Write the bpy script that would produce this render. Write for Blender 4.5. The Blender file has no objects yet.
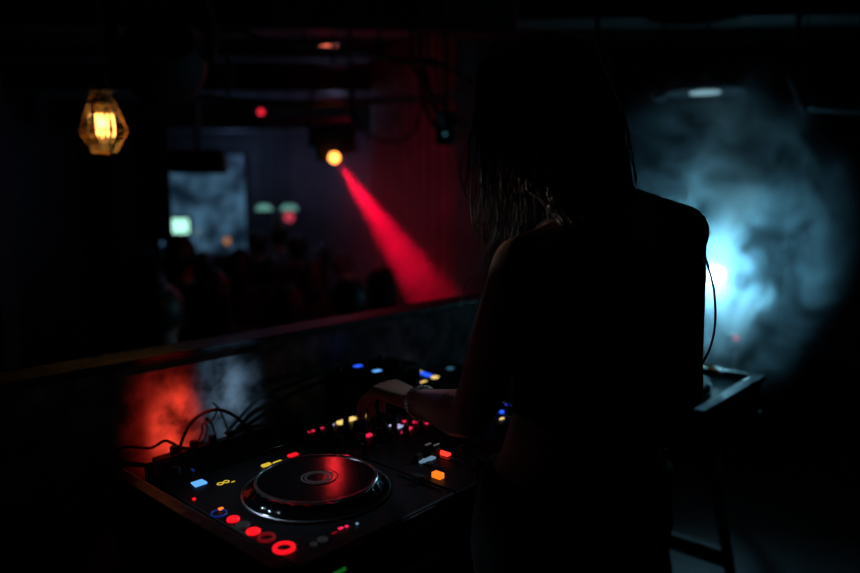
import bpy, bmesh, math, random
from mathutils import Vector, Matrix, Euler, noise
random.seed(7)
S = bpy.context.scene
C = S.collection
V = Vector
PI = math.pi

# ------------------------------------------------------------------ camera, world, exposure, lights
FPX, PITCH, CAMH = 700.0, math.radians(7.5), 1.44
cam = bpy.data.cameras.new('camera')
cam.sensor_width = 36.0
cam.lens = FPX / 860.0 * 36.0
cam.clip_start = 0.05
cam.dof.use_dof = True
cam.dof.focus_distance = 1.22
cam.dof.aperture_fstop = 1.5
cam.dof.aperture_blades = 0
co = bpy.data.objects.new('camera', cam)
co.location = (0, 0, CAMH)
co.rotation_euler = (PI / 2 - PITCH, 0, 0)
C.objects.link(co)
S.camera = co

w = bpy.data.worlds.new('world')
S.world = w
w.use_nodes = True
bg = w.node_tree.nodes['Background']
bg.inputs[0].default_value = (0.25, 0.4, 0.6, 1)
bg.inputs[1].default_value = 0.0002
S.view_settings.view_transform = 'Standard'
S.view_settings.look = 'None'
S.view_settings.gamma = 1
S.view_settings.exposure = 0
S.view_settings.use_curve_mapping = False
S.cycles.use_denoising = True
S.cycles.volume_step_rate = 0.6
S.cycles.max_bounces = 6
S.cycles.volume_bounces = 1
S.cycles.sample_clamp_indirect = 3.0


def lamp(name, kind, loc, energy, color, target=None, size=0.03, angle=40, blend=0.5):
    l = bpy.data.lights.new(name, kind)
    l.energy = energy
    l.color = color
    if kind in ('POINT', 'SPOT'):
        l.shadow_soft_size = size
    if kind == 'AREA':
        l.size = size
    if kind == 'SPOT':
        l.spot_size = math.radians(angle)
        l.spot_blend = blend
    o = bpy.data.objects.new(name, l)
    o.location = loc
    if target is not None:
        o.rotation_euler = (V(target) - V(loc)).to_track_quat('-Z', 'Y').to_euler()
    C.objects.link(o)
    return o


BLUE_P = V((1.44, 3.5, 1.04))
RED_P = V((-0.56, 4.2, 1.65))
RED_T = V((-0.012, 4.22, 0.860))
BULB_P = V((-0.96, 2.1, 1.642))
TUBE_P = V((-0.655, 4.65, 2.38))
# lamp in the smoke to the right, faces the booth
lamp('stage_backlight', 'SPOT', BLUE_P + V((-0.03, -0.07, 0.0)), 25, (0.18, 0.60, 0.86), (0.7, 0, 2.4), 0.025, 172, 0.6)
lamp('red_beam', 'SPOT', RED_P + (RED_T - RED_P).normalized() * 0.03, 480, (1.0, 0.0, 0.036), RED_T, 0.02, 20, 0.6)
lamp('red_spill', 'SPOT', RED_P + V((0.02, -0.04, -0.02)), 0.8, (1.0, 0.0, 0.06), (0.4, 4.9, 1.0), 0.03, 150, 0.8)
lamp('red_leak', 'POINT', RED_P + V((0.12, 0.25, 0.22)), 1.0, (1.0, 0.0, 0.08), None, 0.02)
lamp('bulb_light', 'POINT', BULB_P, 0.35, (1.0, 0.5, 0.15), None, 0.012)
# two narrow booth spots whose pools show on the low wall, and the tube light over the crowd
lamp('red_pin_spot', 'SPOT', (0.124, 0.795, 2.2), 70, (1.0, 0.03, 0.015), (-0.545, 1.397, 0.982), 0.012, 8, 1.0)
lamp('red_pin_core', 'SPOT', (0.124, 0.795, 2.2), 400, (1.0, 0.06, 0.03), (-0.530, 1.408, 0.965), 0.012, 5.2, 1.0)
lamp('blue_pin_core', 'SPOT', (0.222, 0.903, 2.2), 75, (0.40, 0.68, 1.0), (-0.447, 1.505, 0.985), 0.012, 4.5, 1.0)
lamp('blue_pin_spot', 'SPOT', (0.222, 0.903, 2.2), 45, (0.30, 0.60, 1.0), (-0.447, 1.505, 1.002), 0.012, 8, 1.0)
lamp('tube_wash', 'SPOT', TUBE_P + V((0, -0.03, -0.03)), 2.6, (1.0, 0.02, 0.03), (-0.2, 1.15, 0.95), 0.05, 60, 0.6)
lamp('added_jog_light_left', 'SPOT', (-1.3, 1.5, 2.3), 34, (0.6, 0.8, 1.0), (-0.19, 1.14, 0.96), 0.08, 11, 0.6)  # unseen spot added for the highlights on the jog rim
lamp('added_jog_light_right', 'SPOT', (1.3, 2.3, 2.3), 40, (0.55, 0.8, 1.0), (-0.19, 1.14, 0.96), 0.08, 10, 0.6)  # second added spot, brightens the other side of the jog rim
lamp('added_hair_light', 'SPOT', (-0.85, 1.75, 1.28), 14, (1.0, 0.86, 0.74), (0.118, 1.10, 1.40), 0.02, 9, 0.8)  # unseen spot added to raise glints on the front hair strands
lamp('added_back_fill_blue', 'POINT', (-2.3, 8.3, 1.9), 3.5, (0.28, 0.50, 1.0), None, 0.1)  # unseen point added to lighten the wall behind the crowd
lamp('added_back_fill_violet', 'POINT', (-1.2, 8.2, 1.7), 4, (0.6, 0.45, 1.0), None, 0.1)  # violet companion, also added to lighten the backdrop
lamp('added_room_fill', 'POINT', (-0.8, 6.2, 2.3), 2.5, (0.5, 0.5, 0.9), None, 0.1)  # unseen dim point added to lift the dark room


# ------------------------------------------------------------------ materials
def new_mat(name):
    m = bpy.data.materials.new(name)
    m.use_nodes = True
    nt = m.node_tree
    return m, nt, nt.nodes['Principled BSDF']


def plain(name, col, rough=0.5, metal=0.0, spec=0.5, var=0.25, scale=20, bump=0.0, col2=None, **kw):
    """principled with noise variation of the base colour"""
    m, nt, p = new_mat(name)
    tc = nt.nodes.new('ShaderNodeTexCoord')
    n = nt.nodes.new('ShaderNodeTexNoise')
    n.inputs['Scale'].default_value = scale
    n.inputs['Detail'].default_value = 5
    r = nt.nodes.new('ShaderNodeValToRGB')
    r.color_ramp.elements[0].position = 0.35
    r.color_ramp.elements[1].position = 0.68
    c2 = col2 or tuple(c * (1 - var) for c in col)
    r.color_ramp.elements[0].color = (*c2, 1)
    r.color_ramp.elements[1].color = (*col, 1)
    nt.links.new(tc.outputs['Object'], n.inputs['Vector'])
    nt.links.new(n.outputs['Fac'], r.inputs['Fac'])
    nt.links.new(r.outputs['Color'], p.inputs['Base Color'])
    p.inputs['Roughness'].default_value = rough
    p.inputs['Metallic'].default_value = metal
    p.inputs['Specular IOR Level'].default_value = spec
    if bump:
        b = nt.nodes.new('ShaderNodeBump')
        b.inputs['Strength'].default_value = bump
        b.inputs['Distance'].default_value = 0.01
        nt.links.new(n.outputs['Fac'], b.inputs['Height'])
        nt.links.new(b.outputs['Normal'], p.inputs['Normal'])
    for k, v in kw.items():
        p.inputs[k].default_value = v
    return m


def glow(name, col, strength, base=(0.02, 0.02, 0.02)):
    m, nt, p = new_mat(name)
    p.inputs['Base Color'].default_value = (*base, 1)
    p.inputs['Emission Color'].default_value = (*col, 1)
    p.inputs['Emission Strength'].default_value = strength
    p.inputs['Roughness'].default_value = 0.4
    return m


def glass(name, col=(1, 1, 1), rough=0.02):
    m, nt, p = new_mat(name)
    p.inputs['Base Color'].default_value = (*col, 1)
    p.inputs['Transmission Weight'].default_value = 1
    p.inputs['Roughness'].default_value = rough
    p.inputs['IOR'].default_value = 1.3
    return m


def volume_mat(name, color, density, centre, radius, nscale, thresh, aniso=0.3, seed=0.0, floor=0.05, stretch=(1, 1, 1), power=1.0):
    m = bpy.data.materials.new(name)
    m.use_nodes = True
    nt = m.node_tree
    for n in list(nt.nodes):
        nt.nodes.remove(n)
    N = nt.nodes.new
    L = nt.links.new
    out = N('ShaderNodeOutputMaterial')
    vs = N('ShaderNodeVolumeScatter')
    vs.inputs['Color'].default_value = (*color, 1)
    vs.inputs['Anisotropy'].default_value = aniso
    tc = N('ShaderNodeNewGeometry')
    mp = N('ShaderNodeMapping')
    mp.inputs['Scale'].default_value = stretch
    mp.inputs['Location'].default_value = (seed, seed * 0.7, 0)
    L(tc.outputs['Position'], mp.inputs['Vector'])
    no = N('ShaderNodeTexNoise')
    no.inputs['Scale'].default_value = nscale
    no.inputs['Detail'].default_value = 5
    no.inputs['Roughness'].default_value = 0.55
    no.inputs['Distortion'].default_value = 0.9
    L(mp.outputs['Vector'], no.inputs['Vector'])
    mr = N('ShaderNodeMapRange')
    mr.inputs['From Min'].default_value = thresh[0]
    mr.inputs['From Max'].default_value = thresh[1]
    mr.inputs['To Min'].default_value = floor
    mr.inputs['To Max'].default_value = 1
    L(no.outputs['Fac'], mr.inputs['Value'])
    sb = N('ShaderNodeVectorMath')
    sb.operation = 'SUBTRACT'
    sb.inputs[1].default_value = centre
    L(tc.outputs['Position'], sb.inputs[0])
    dv = N('ShaderNodeVectorMath')
    dv.operation = 'DIVIDE'
    dv.inputs[1].default_value = radius
    L(sb.outputs[0], dv.inputs[0])
    ln = N('ShaderNodeVectorMath')
    ln.operation = 'LENGTH'
    L(dv.outputs[0], ln.inputs[0])
    fo = N('ShaderNodeMapRange')
    fo.interpolation_type = 'SMOOTHSTEP'
    fo.inputs['From Min'].default_value = 0.25
    fo.inputs['From Max'].default_value = 1.0
    fo.inputs['To Min'].default_value = 1
    fo.inputs['To Max'].default_value = 0
    L(ln.outputs['Value'], fo.inputs['Value'])
    m1 = N('ShaderNodeMath')
    m1.operation = 'MULTIPLY'
    L(mr.outputs['Result'], m1.inputs[0])
    L(fo.outputs['Result'], m1.inputs[1])
    m2 = N('ShaderNodeMath')
    m2.operation = 'MULTIPLY'
    m2.inputs[1].default_value = density
    L(m1.outputs[0], m2.inputs[0])
    L(m2.outputs[0], vs.inputs['Density'])
    L(vs.outputs[0], out.inputs['Volume'])
    return m


M = dict(
    black=plain('black_plastic', (0.008, 0.008, 0.009), 0.7, spec=0.25, var=0.3, scale=60),
    satin=plain('satin_black_panel', (0.008, 0.008, 0.010), 0.5, spec=0.25, var=0.3, scale=40),
    gloss=plain('gloss_black', (0.006, 0.006, 0.007), 0.11, var=0.2),
    rubber=plain('black_rubber', (0.010, 0.010, 0.010), 0.65, var=0.3),
    chrome=plain('polished_metal', (0.75, 0.76, 0.78), 0.27, 1.0, var=0.1),
    alu=plain('brushed_aluminium', (0.30, 0.30, 0.32), 0.34, 1.0, var=0.3, scale=90),
    dalu=plain('scuffed_dark_metal', (0.10, 0.10, 0.11), 0.38, 0.9, var=0.4, scale=60, bump=0.2),
    paint=plain('black_painted_steel', (0.014, 0.014, 0.016), 0.5, 0.2, var=0.4, bump=0.2),
    wood=plain('black_stained_wood', (0.020, 0.017, 0.015), 0.6, var=0.5, scale=8, bump=0.3),
    greywood=plain('worn_grey_wood', (0.16, 0.15, 0.15), 0.7, var=0.6, scale=9, bump=0.4),
    plaster=plain('stained_concrete', (0.34, 0.33, 0.32), 0.6, var=0.93, scale=17, bump=0.25),
    cap=plain('chipped_black_rail', (0.035, 0.032, 0.032), 0.55, var=0.85, scale=22, bump=0.6),
    wall=plain('dark_wall_paint', (0.055, 0.055, 0.06), 0.8, var=0.5, scale=3, bump=0.4),
    redwall=plain('pale_rough_plaster', (0.32, 0.28, 0.28), 0.8, var=0.5, scale=5, bump=0.6),
    ceil=plain('sooty_ceiling', (0.06, 0.06, 0.062), 0.85, var=0.5, scale=2.5, bump=0.5),
    beam=plain('rough_beam', (0.07, 0.065, 0.06), 0.8, var=0.6, scale=6, bump=0.6),
    floor=plain('dark_floorboards', (0.014, 0.013, 0.012), 0.5, var=0.6, scale=5, bump=0.3),
    pipe=plain('galvanised_pipe', (0.22, 0.23, 0.25), 0.4, 0.8, var=0.4, scale=12),
    skin=plain('skin', (0.42, 0.24, 0.18), 0.50, var=0.12, scale=30, bump=0.05),
    hair=plain('brown_hair', (0.16, 0.11, 0.08), 0.34, var=0.5, scale=60),
    darkhair=plain('dark_hair', (0.03, 0.022, 0.018), 0.5, var=0.5, scale=30),
    top=plain('black_jersey', (0.012, 0.012, 0.013), 0.9, var=0.3, scale=50, bump=0.2),
    denim=plain('black_denim', (0.016, 0.016, 0.020), 0.9, var=0.4, scale=120, bump=0.3),
    shirt=plain('dark_shirt_cloth', (0.04, 0.04, 0.05), 0.9, var=0.4, scale=30),
    shirt2=plain('grey_shirt_cloth', (0.13, 0.12, 0.13), 0.9, var=0.4, scale=30),
    trousers=plain('dark_trouser_cloth', (0.02, 0.02, 0.03), 0.9, var=0.4, scale=30),
    glass=glass('lantern_glass', (1, 0.9, 0.75)),
    bulbglass=glass('bulb_glass', (1, 0.75, 0.4)),
    cagewire=plain('aged_brass_wire', (0.35, 0.17, 0.07), 0.35, 1.0, var=0.3),
    fil=glow('filament', (1.0, 0.46, 0.10), 8),
    core=glow('filament_core', (1.0, 0.55, 0.16), 9),
    redlens=glow('red_lamp_lens', (1.0, 0.30, 0.05), 6),
    bluelens=glow('white_lamp_lens', (0.75, 0.95, 1.0), 25),
    redled=glow('red_led', (1.0, 0.02, 0.05), 1.5),
    pinkled=glow('pink_led', (1.0, 0.12, 0.16), 0.7),
    salmon=glow('salmon_tube', (1.0, 0.17, 0.10), 1.4),
    e_red=glow('button_red', (1.0, 0.006, 0.015), 1.1),
    e_redhot=glow('button_hot_red', (1.0, 0.035, 0.02), 1.9),
    e_reddim=glow('button_dim_red', (1.0, 0.02, 0.04), 0.12),
    e_pinkred=glow('button_rose_red', (1.0, 0.02, 0.09), 0.9),
    e_yellow=glow('button_yellow', (1.0, 0.70, 0.05), 0.7),
    e_amber=glow('button_amber', (1.0, 0.68, 0.20), 1.1),
    e_orange=glow('button_orange', (1.0, 0.20, 0.01), 1.2),
    e_blue=glow('button_blue', (0.02, 0.10, 1.0), 1.3),
    e_bluedim=glow('button_dim_blue', (0.02, 0.10, 0.8), 0.14),
    e_sky=glow('button_sky_blue', (0.12, 0.42, 1.0), 1.1),
    e_skydim=glow('button_dim_sky', (0.10, 0.35, 0.6), 0.25),
    e_pale=glow('button_pale_blue', (0.35, 0.60, 0.85), 0.34),
    e_lilac=glow('button_lilac', (0.62, 0.58, 1.0), 0.9),
    e_green=glow('button_green', (0.25, 0.8, 0.15), 0.30),
    e_greenstrip=glow('strip_green', (0.02, 0.5, 0.04), 0.16),
    e_redstrip=glow('strip_red', (0.9, 0.04, 0.02), 0.35),
    e_white=glow('mark_white', (0.8, 0.85, 0.9), 0.12),
    e_grey=glow('mark_grey', (0.5, 0.55, 0.6), 0.015, (0.05, 0.05, 0.05)),  # faint glow given to unlit keys, pointers and scale lines
    screen=glow('blue_screen', (0.10, 0.26, 0.42), 0.30),
    mon=glow('green_white_monitor', (0.38, 0.85, 0.66), 1.7),
    mint=glow('mint_lamp', (0.22, 0.62, 0.52), 0.50),
    coral=glow('coral_lamp', (0.9, 0.08, 0.14), 0.6),
    orangel=glow('orange_lamp', (0.9, 0.36, 0.14), 0.45),
    whitel=glow('pale_lamp', (0.4, 0.62, 0.62), 0.28),
    dishglint=glow('pale_dish_glint', (0.35, 0.65, 0.78), 0.6),  # glow standing in for light reflected by the dish
    teal=glow('teal_led', (0.10, 0.35, 0.42), 0.45),
)


# ------------------------------------------------------------------ geometry helpers
class MB:
    def __init__(s):
        s.v, s.f = [], []

    def add(s, vs, fs):
        n = len(s.v)
        s.v += [V(v) for v in vs]
        s.f += [tuple(i + n for i in f) for f in fs]
        return s

    def box(s, c, d, rot=None):
        x, y, z = d[0] / 2, d[1] / 2, d[2] / 2
        vs = [V((i * x, j * y, k * z)) for i in (-1, 1) for j in (-1, 1) for k in (-1, 1)]
        R = Euler(rot).to_matrix() if rot else Matrix.Identity(3)
        return s.add([R @ v + V(c) for v in vs],
                     [(0, 1, 3, 2), (4, 6, 7, 5), (0, 4, 5, 1), (2, 3, 7, 6), (0, 2, 6, 4), (1, 5, 7, 3)])

    def rings(s, rings, closed=False, caps=True):
        n = len(rings[0])
        vs = [p for r in rings for p in r]
        fs = []
        m = len(rings)
        for i in range(m if closed else m - 1):
            a, b = i * n, ((i + 1) % m) * n
            for j in range(n):
                k = (j + 1) % n
                fs.append((a + j, a + k, b + k, b + j))
        if caps and not closed:
            fs.append(tuple(range(n - 1, -1, -1)))
            fs.append(tuple((m - 1) * n + j for j in range(n)))
        return s.add(vs, fs)

    def lathe(s, prof, c=(0, 0, 0), n=32, rot=None, closed=False):
        """prof: (radius, height) list turned round the local z axis"""
        R = Euler(rot).to_matrix() if rot else Matrix.Identity(3)
        rg = [[R @ V((r * math.cos(2 * PI * j / n), r * math.sin(2 * PI * j / n), h)) + V(c) for j in range(n)] for r, h in prof]
        return s.rings(rg, closed)

    def cyl(s, p0, p1, r0, r1=None, n=16):
        return s.tube([p0, p1], [r0, r0 if r1 is None else r1], n)

    def tube(s, pts, rad, n=8, caps=True):
        pts = [V(p) for p in pts]
        if not isinstance(rad, (list, tuple)):
            rad = [rad] * len(pts)
        t0 = (pts[1] - pts[0]).normalized()
        u = t0.orthogonal().normalized()
        rg = []
        for i, p in enumerate(pts):
            a = pts[max(i - 1, 0)]
            b = pts[min(i + 1, len(pts) - 1)]
            t = (b - a)
            t = t.normalized() if t.length > 1e-9 else t0
            u = (u - t * u.dot(t)).normalized()
            v = t.cross(u)
            rg.append([p + (u * math.cos(2 * PI * j / n) + v * math.sin(2 * PI * j / n)) * rad[i] for j in range(n)])
        return s.rings(rg, caps=caps)

    def ball(s, c, r, n=16, m=10, rot=None):
        r = (r, r, r) if not isinstance(r, (tuple, list)) else r
        R = rot if isinstance(rot, Matrix) else (Euler(rot).to_matrix() if rot else Matrix.Identity(3))
        rg = []
        for i in range(m + 1):
            th = PI * (0.02 + 0.96 * i / m)
            rg.append([V(c) + R @ V((r[0] * math.sin(th) * math.cos(2 * PI * j / n), r[1] * math.sin(th) * math.sin(2 * PI * j / n), -r[2] * math.cos(th))) for j in range(n)])
        return s.rings(rg)

    def capsule(s, pts, rad, n=14):
        s.tube(pts, rad, n)
        s.ball(pts[0], rad[0], n)
        s.ball(pts[-1], rad[-1], n)
        for p, r in list(zip(pts, rad))[1:-1]:
            s.ball(p, r, n)
        return s

    def mesh(s, name):
        me = bpy.data.meshes.new(name)
        me.from_pydata(s.v, [], s.f)
        bm = bmesh.new()
        bm.from_mesh(me)
        bmesh.ops.recalc_face_normals(bm, faces=bm.faces)
        bm.to_mesh(me)
        bm.free()
        return me

    def build(s, name, mat, parent=None, bev=0, smooth=True, label=None, subsurf=0):
        me = s.mesh(name)
        me.materials.append(mat)
        if smooth:
            me.shade_smooth()
            try:
                me.set_sharp_from_angle(angle=math.radians(35))
            except Exception:
                pass
        o = bpy.data.objects.new(name, me)
        C.objects.link(o)
        if parent:
            o.parent = parent
        if bev:
            b = o.modifiers.new('bevel', 'BEVEL')
            b.width = bev
            b.segments = 2
            b.limit_method = 'ANGLE'
        if subsurf:
            b = o.modifiers.new('sub', 'SUBSURF')
            b.levels = b.render_levels = subsurf
        if label:
            o['label'] = label
        return o


def fuse(mb, name, mat, parent=None, voxel=0.005, smooth=6, cut=None):
    """one continuous skin out of overlapping shapes"""
    me = mb.mesh('tmp')
    o = bpy.data.objects.new('tmp', me)
    C.objects.link(o)
    r = o.modifiers.new('r', 'REMESH')
    r.mode = 'VOXEL'
    r.voxel_size = voxel
    if smooth:
        sm = o.modifiers.new('s', 'SMOOTH')
        sm.factor = 0.5
        sm.iterations = smooth
    dg = bpy.context.evaluated_depsgraph_get()
    dg.update()
    m2 = bpy.data.meshes.new_from_object(o.evaluated_get(dg))
    bpy.data.objects.remove(o)
    if cut:
        bm = bmesh.new()
        bm.from_mesh(m2)
        for pc_, pn_ in cut:
            g = bm.verts[:] + bm.edges[:] + bm.faces[:]
            r_ = bmesh.ops.bisect_plane(bm, geom=g, plane_co=pc_, plane_no=V(pn_).normalized(), clear_outer=True)
            bmesh.ops.holes_fill(bm, edges=[e for e in r_['geom_cut'] if isinstance(e, bmesh.types.BMEdge)], sides=0)
        bm.to_mesh(m2)
        bm.free()
    m2.name = name
    m2.materials.clear()
    m2.materials.append(mat)
    m2.shade_smooth()
    n = bpy.data.objects.new(name, m2)
    C.objects.link(n)
    if parent:
        n.parent = parent
    return n


def tag(o, label=None, cat=None, group=None, kind=None):
    if label:
        o['label'] = label
    if cat:
        o['category'] = cat
    if group:
        o['group'] = group
    if kind:
        o['kind'] = kind
    return o


def thing(name, label, cat, loc=(0, 0, 0), rz=0, group=None, rot=None):
    o = bpy.data.objects.new(name, None)
    o.empty_display_size = 0.1
    o.location = loc
    o.rotation_euler = rot if rot else (0, 0, rz)
    C.objects.link(o)
    return tag(o, label, cat, group)


def struct(mb, name, mat, bev=0, label=None):
    o = mb.build(name, mat, None, bev)
    o['kind'] = 'structure'
    if label:
        o['label'] = label
    return o


def at(px, py, Y):
    """point of the place seen in the photograph's direction (px, py), Y metres ahead"""
    x = (px - 430) / FPX
    d = (py - 286.5) / FPX
    yy = math.cos(PITCH) - d * math.sin(PITCH)
    zz = -math.sin(PITCH) - d * math.cos(PITCH)
    t = Y / yy
    return V((x * t, Y, CAMH + zz * t))


def catmull(pts, k=6):
    pts = [V(p) for p in pts]
    P = [pts[0]] + pts + [pts[-1]]
    out = []
    for i in range(1, len(P) - 2):
        for j in range(k):
            t = j / k
            a, b, c, d = P[i - 1], P[i], P[i + 1], P[i + 2]
            out.append(0.5 * ((2 * b) + (c - a) * t + (2 * a - 5 * b + 4 * c - d) * t * t + (3 * b - a - 3 * c + d) * t ** 3))
    out.append(P[-2])
    return out


# booth frame: a = along the front edge of the decks (operator's right), b = away from the operator
ANG = math.radians(48)
ORG = V((-0.1935, 1.1443, 0))
EX = V((math.cos(ANG), math.sin(ANG), 0))
EY = V((-math.sin(ANG), math.cos(ANG), 0))


def dk(a, b, z=0.0):
    return ORG + EX * a + EY * b + V((0, 0, z))


# ------------------------------------------------------------------ the room
FLZ = -0.65
pz = 1.10
# booth platform floor and the sunken dance floor
def slab_from_deck(mb, a0, a1, b0, b1, z0, z1):
    c = [dk(a0, b0), dk(a1, b0), dk(a1, b1), dk(a0, b1)]
    return mb.rings([[V((p.x, p.y, z0)) for p in c], [V((p.x, p.y, z1)) for p in c]])

struct(slab_from_deck(MB(), -2.6, 3.6, -3.0, 0.43, FLZ - 0.1, 0.0), 'floor', M['floor'], label='dark raised booth floor')
struct(MB().box((0.3, 4.2, FLZ - 0.06), (9.6, 11.6, 0.1)), 'floor_lower', M['floor'], label='dark sunken dance floor')
struct(MB().box((0.3, 4.2, 2.62), (9.6, 11.6, 0.12)), 'ceiling', M['ceil'])
struct(MB().box((0.3, 10.0, 0.95), (9.6, 0.12, 3.4)), 'wall_back', M['wall'])
struct(MB().box((-4.5, 4.2, 0.95), (0.12, 11.6, 3.4)), 'wall_left', M['wood'])
struct(MB().box((5.1, 4.2, 0.95), (0.12, 11.6, 3.4)), 'wall_right', M['wall'])
struct(MB().box((0.3, -1.6, 0.95), (9.6, 0.12, 3.4)), 'wall_front', M['wall'])
# the low wall in front of the decks
struct(slab_from_deck(MB(), -2.4, 1.25, 0.43, 0.50, FLZ, pz), 'wall_parapet', M['plaster'], label='low stained concrete wall between decks and crowd')
rail = tag(slab_from_deck(MB(), -2.4, 1.25, 0.415, 0.515, pz, pz + 0.018).build('parapet_rail', M['cap'], None, 0.006), 'chipped black rail along the top of the low wall', 'rail')
# partition lit red by the spot
a, b = at(374, 200, 5.9), at(453, 200, 4.75)
d = (b - a).normalized()
nrm = V((-d.y, d.x, 0))
mb = MB()
for s0, s1, t in ((0, 1, 0.0),):
    P = [a, b, b + nrm * 0.3, a + nrm * 0.3]
    mb.rings([[V((p.x, p.y, FLZ)) for p in P], [V((p.x, p.y, 2.56)) for p in P]])
L = (b - a).length
for k in range(9):      # rough rendered pilaster strips
    q = a + d * (L * (k + 0.5) / 9) - nrm * 0.015
    ang = math.atan2(d.y, d.x)
    mb.box((q.x, q.y, 0.95), (L / 16, 0.03, 3.2), (0, 0, ang))
struct(mb, 'wall_partition', M['redwall'], 0.004, label='rough plaster partition lit red')
# far bar niche: pale back panel and posts
bw = MB().box((-2.3, 8.9, 0.9), (3.4, 0.08, 3.1))
struct(bw, 'wall_niche', M['wall'])
for i, (x, y, wd) in enumerate(((-3.15, 5.0, 0.22), (-0.55, 7.7, 0.18))):
    struct(MB().box((x, y, 0.95), (wd, wd, 3.2)), 'pillar_%d' % (i + 1), M['wall'])
# ceiling beams
def beam(i, p, q, wd, h, mat='beam'):
    p, q = V(p), V(q)
    mid = (p + q) / 2
    v = q - p
    o = MB().box((0, 0, 0), (v.length, wd, h)).build('trim_%d' % i, M[mat], None, 0.008)
    o.location = mid
    o.rotation_euler = (0, -math.atan2(v.z, V((v.x, v.y)).length), math.atan2(v.y, v.x))
    o['kind'] = 'structure'
    o['label'] = 'rough ceiling beam'
    return o
beam(1, (-2.5, 2.0, 2.50), (1.5, 3.9, 2.50), 0.24, 0.16)
beam(2, (-4.2, 4.0, 2.47), (4.8, 4.6, 2.47), 0.2, 0.2)
beam(3, (-4.2, 6.0, 2.4), (4.8, 6.0, 2.4), 0.2, 0.24)
beam(4, (0.4, 3.35, 2.32), (4.8, 3.1, 2.32), 0.18, 0.22, 'wood')
beam(5, (-4.2, 8.0, 2.3), (4.8, 8.0, 2.3), 0.2, 0.3)

# ------------------------------------------------------------------ booth furniture
RZ = ANG
def deckroot(name, label, cat, a, b, z, group=None):
    return thing(name, label, cat, dk(a, b, z), RZ, group)

tb = deckroot('booth_table', 'long black wooden table carrying the decks beside the low wall', 'table', 0.29, 0.1, 0)
MB().box((0, 0, 0.785), (1.16, 0.58, 0.03)).build('tabletop', M['wood'], tb, 0.003)
for x in (-0.54, 0.54):
    for y in (-0.25, 0.25):
        MB().box((x, y, 0.385), (0.05, 0.05, 0.77)).build('leg', M['wood'], tb, 0.004)
MB().box((0, -0.262, 0.70), (1.03, 0.02, 0.13)).build('apron', M['wood'], tb, 0.002)

fc = deckroot('flight_case', 'open black flight case with metal edging around the decks', 'case', 0.3, 0.035, 0.80)
MB().box((0, 0, 0.0175), (1.04, 0.46, 0.025)).build('base_tray', M['wood'], fc, 0.002)
mb = MB().box((-0.522, 0, 0.085), (0.014, 0.47, 0.15))
mb.build('side_panel', M['paint'], fc, 0.002)
MB().box((0.547, 0, 0.085), (0.014, 0.47, 0.15)).build('side_panel', M['paint'], fc, 0.002)
MB().box((0.01, -0.236, 0.03), (1.05, 0.012, 0.05)).build('front_panel', M['paint'], fc, 0.002)
MB().box((-0.522, 0.0, 0.158), (0.028, 0.48, 0.016)).build('edge_trim', M['dalu'], fc, 0.004, label='scuffed metal edge trim')
MB().box((0.01, -0.238, 0.056), (1.05, 0.018, 0.010)).build('edge_trim', M['dalu'], fc, 0.003)
for x, z in ((-0.53, 0.02),):
    MB().ball((x, -0.236, z), 0.016).build('corner_cap', M['dalu'], fc)
# butterfly latch on the front of the case
lt = MB().box((0.06, -0.245, 0.022), (0.06, 0.008, 0.03)).build('latch', M['dalu'], fc, 0.002)

# ---- media player
def button(parent, name, x, y, z, sx, sy, mat, h=0.004, rot=0.0, label=None, round_=False):
    mb = MB()
    if round_:
        mb.lathe([(sx / 2, 0), (sx / 2, h * 0.7), (sx / 2 * 0.85, h)], (x, y, z), 20)
        return mb.build(name, mat, parent, 0, label=label)
    mb.box((x, y, z + h / 2), (sx, sy, h), (0, 0, rot))
    return mb.build(name, mat, parent, min(0.001, h * 0.3), label=label)


def ring(parent, name, x, y, z, ro, ri, mat, label=None, h=0.004):
    return MB().lathe([(ro, 0), (ro, h * 0.7), (ro * 0.95, h), (ri * 1.05, h), (ri, h * 0.7), (ri, 0)], (x, y, z), 28, closed=True).build(name, mat, parent, label=label)


PH = 0.093

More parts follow.
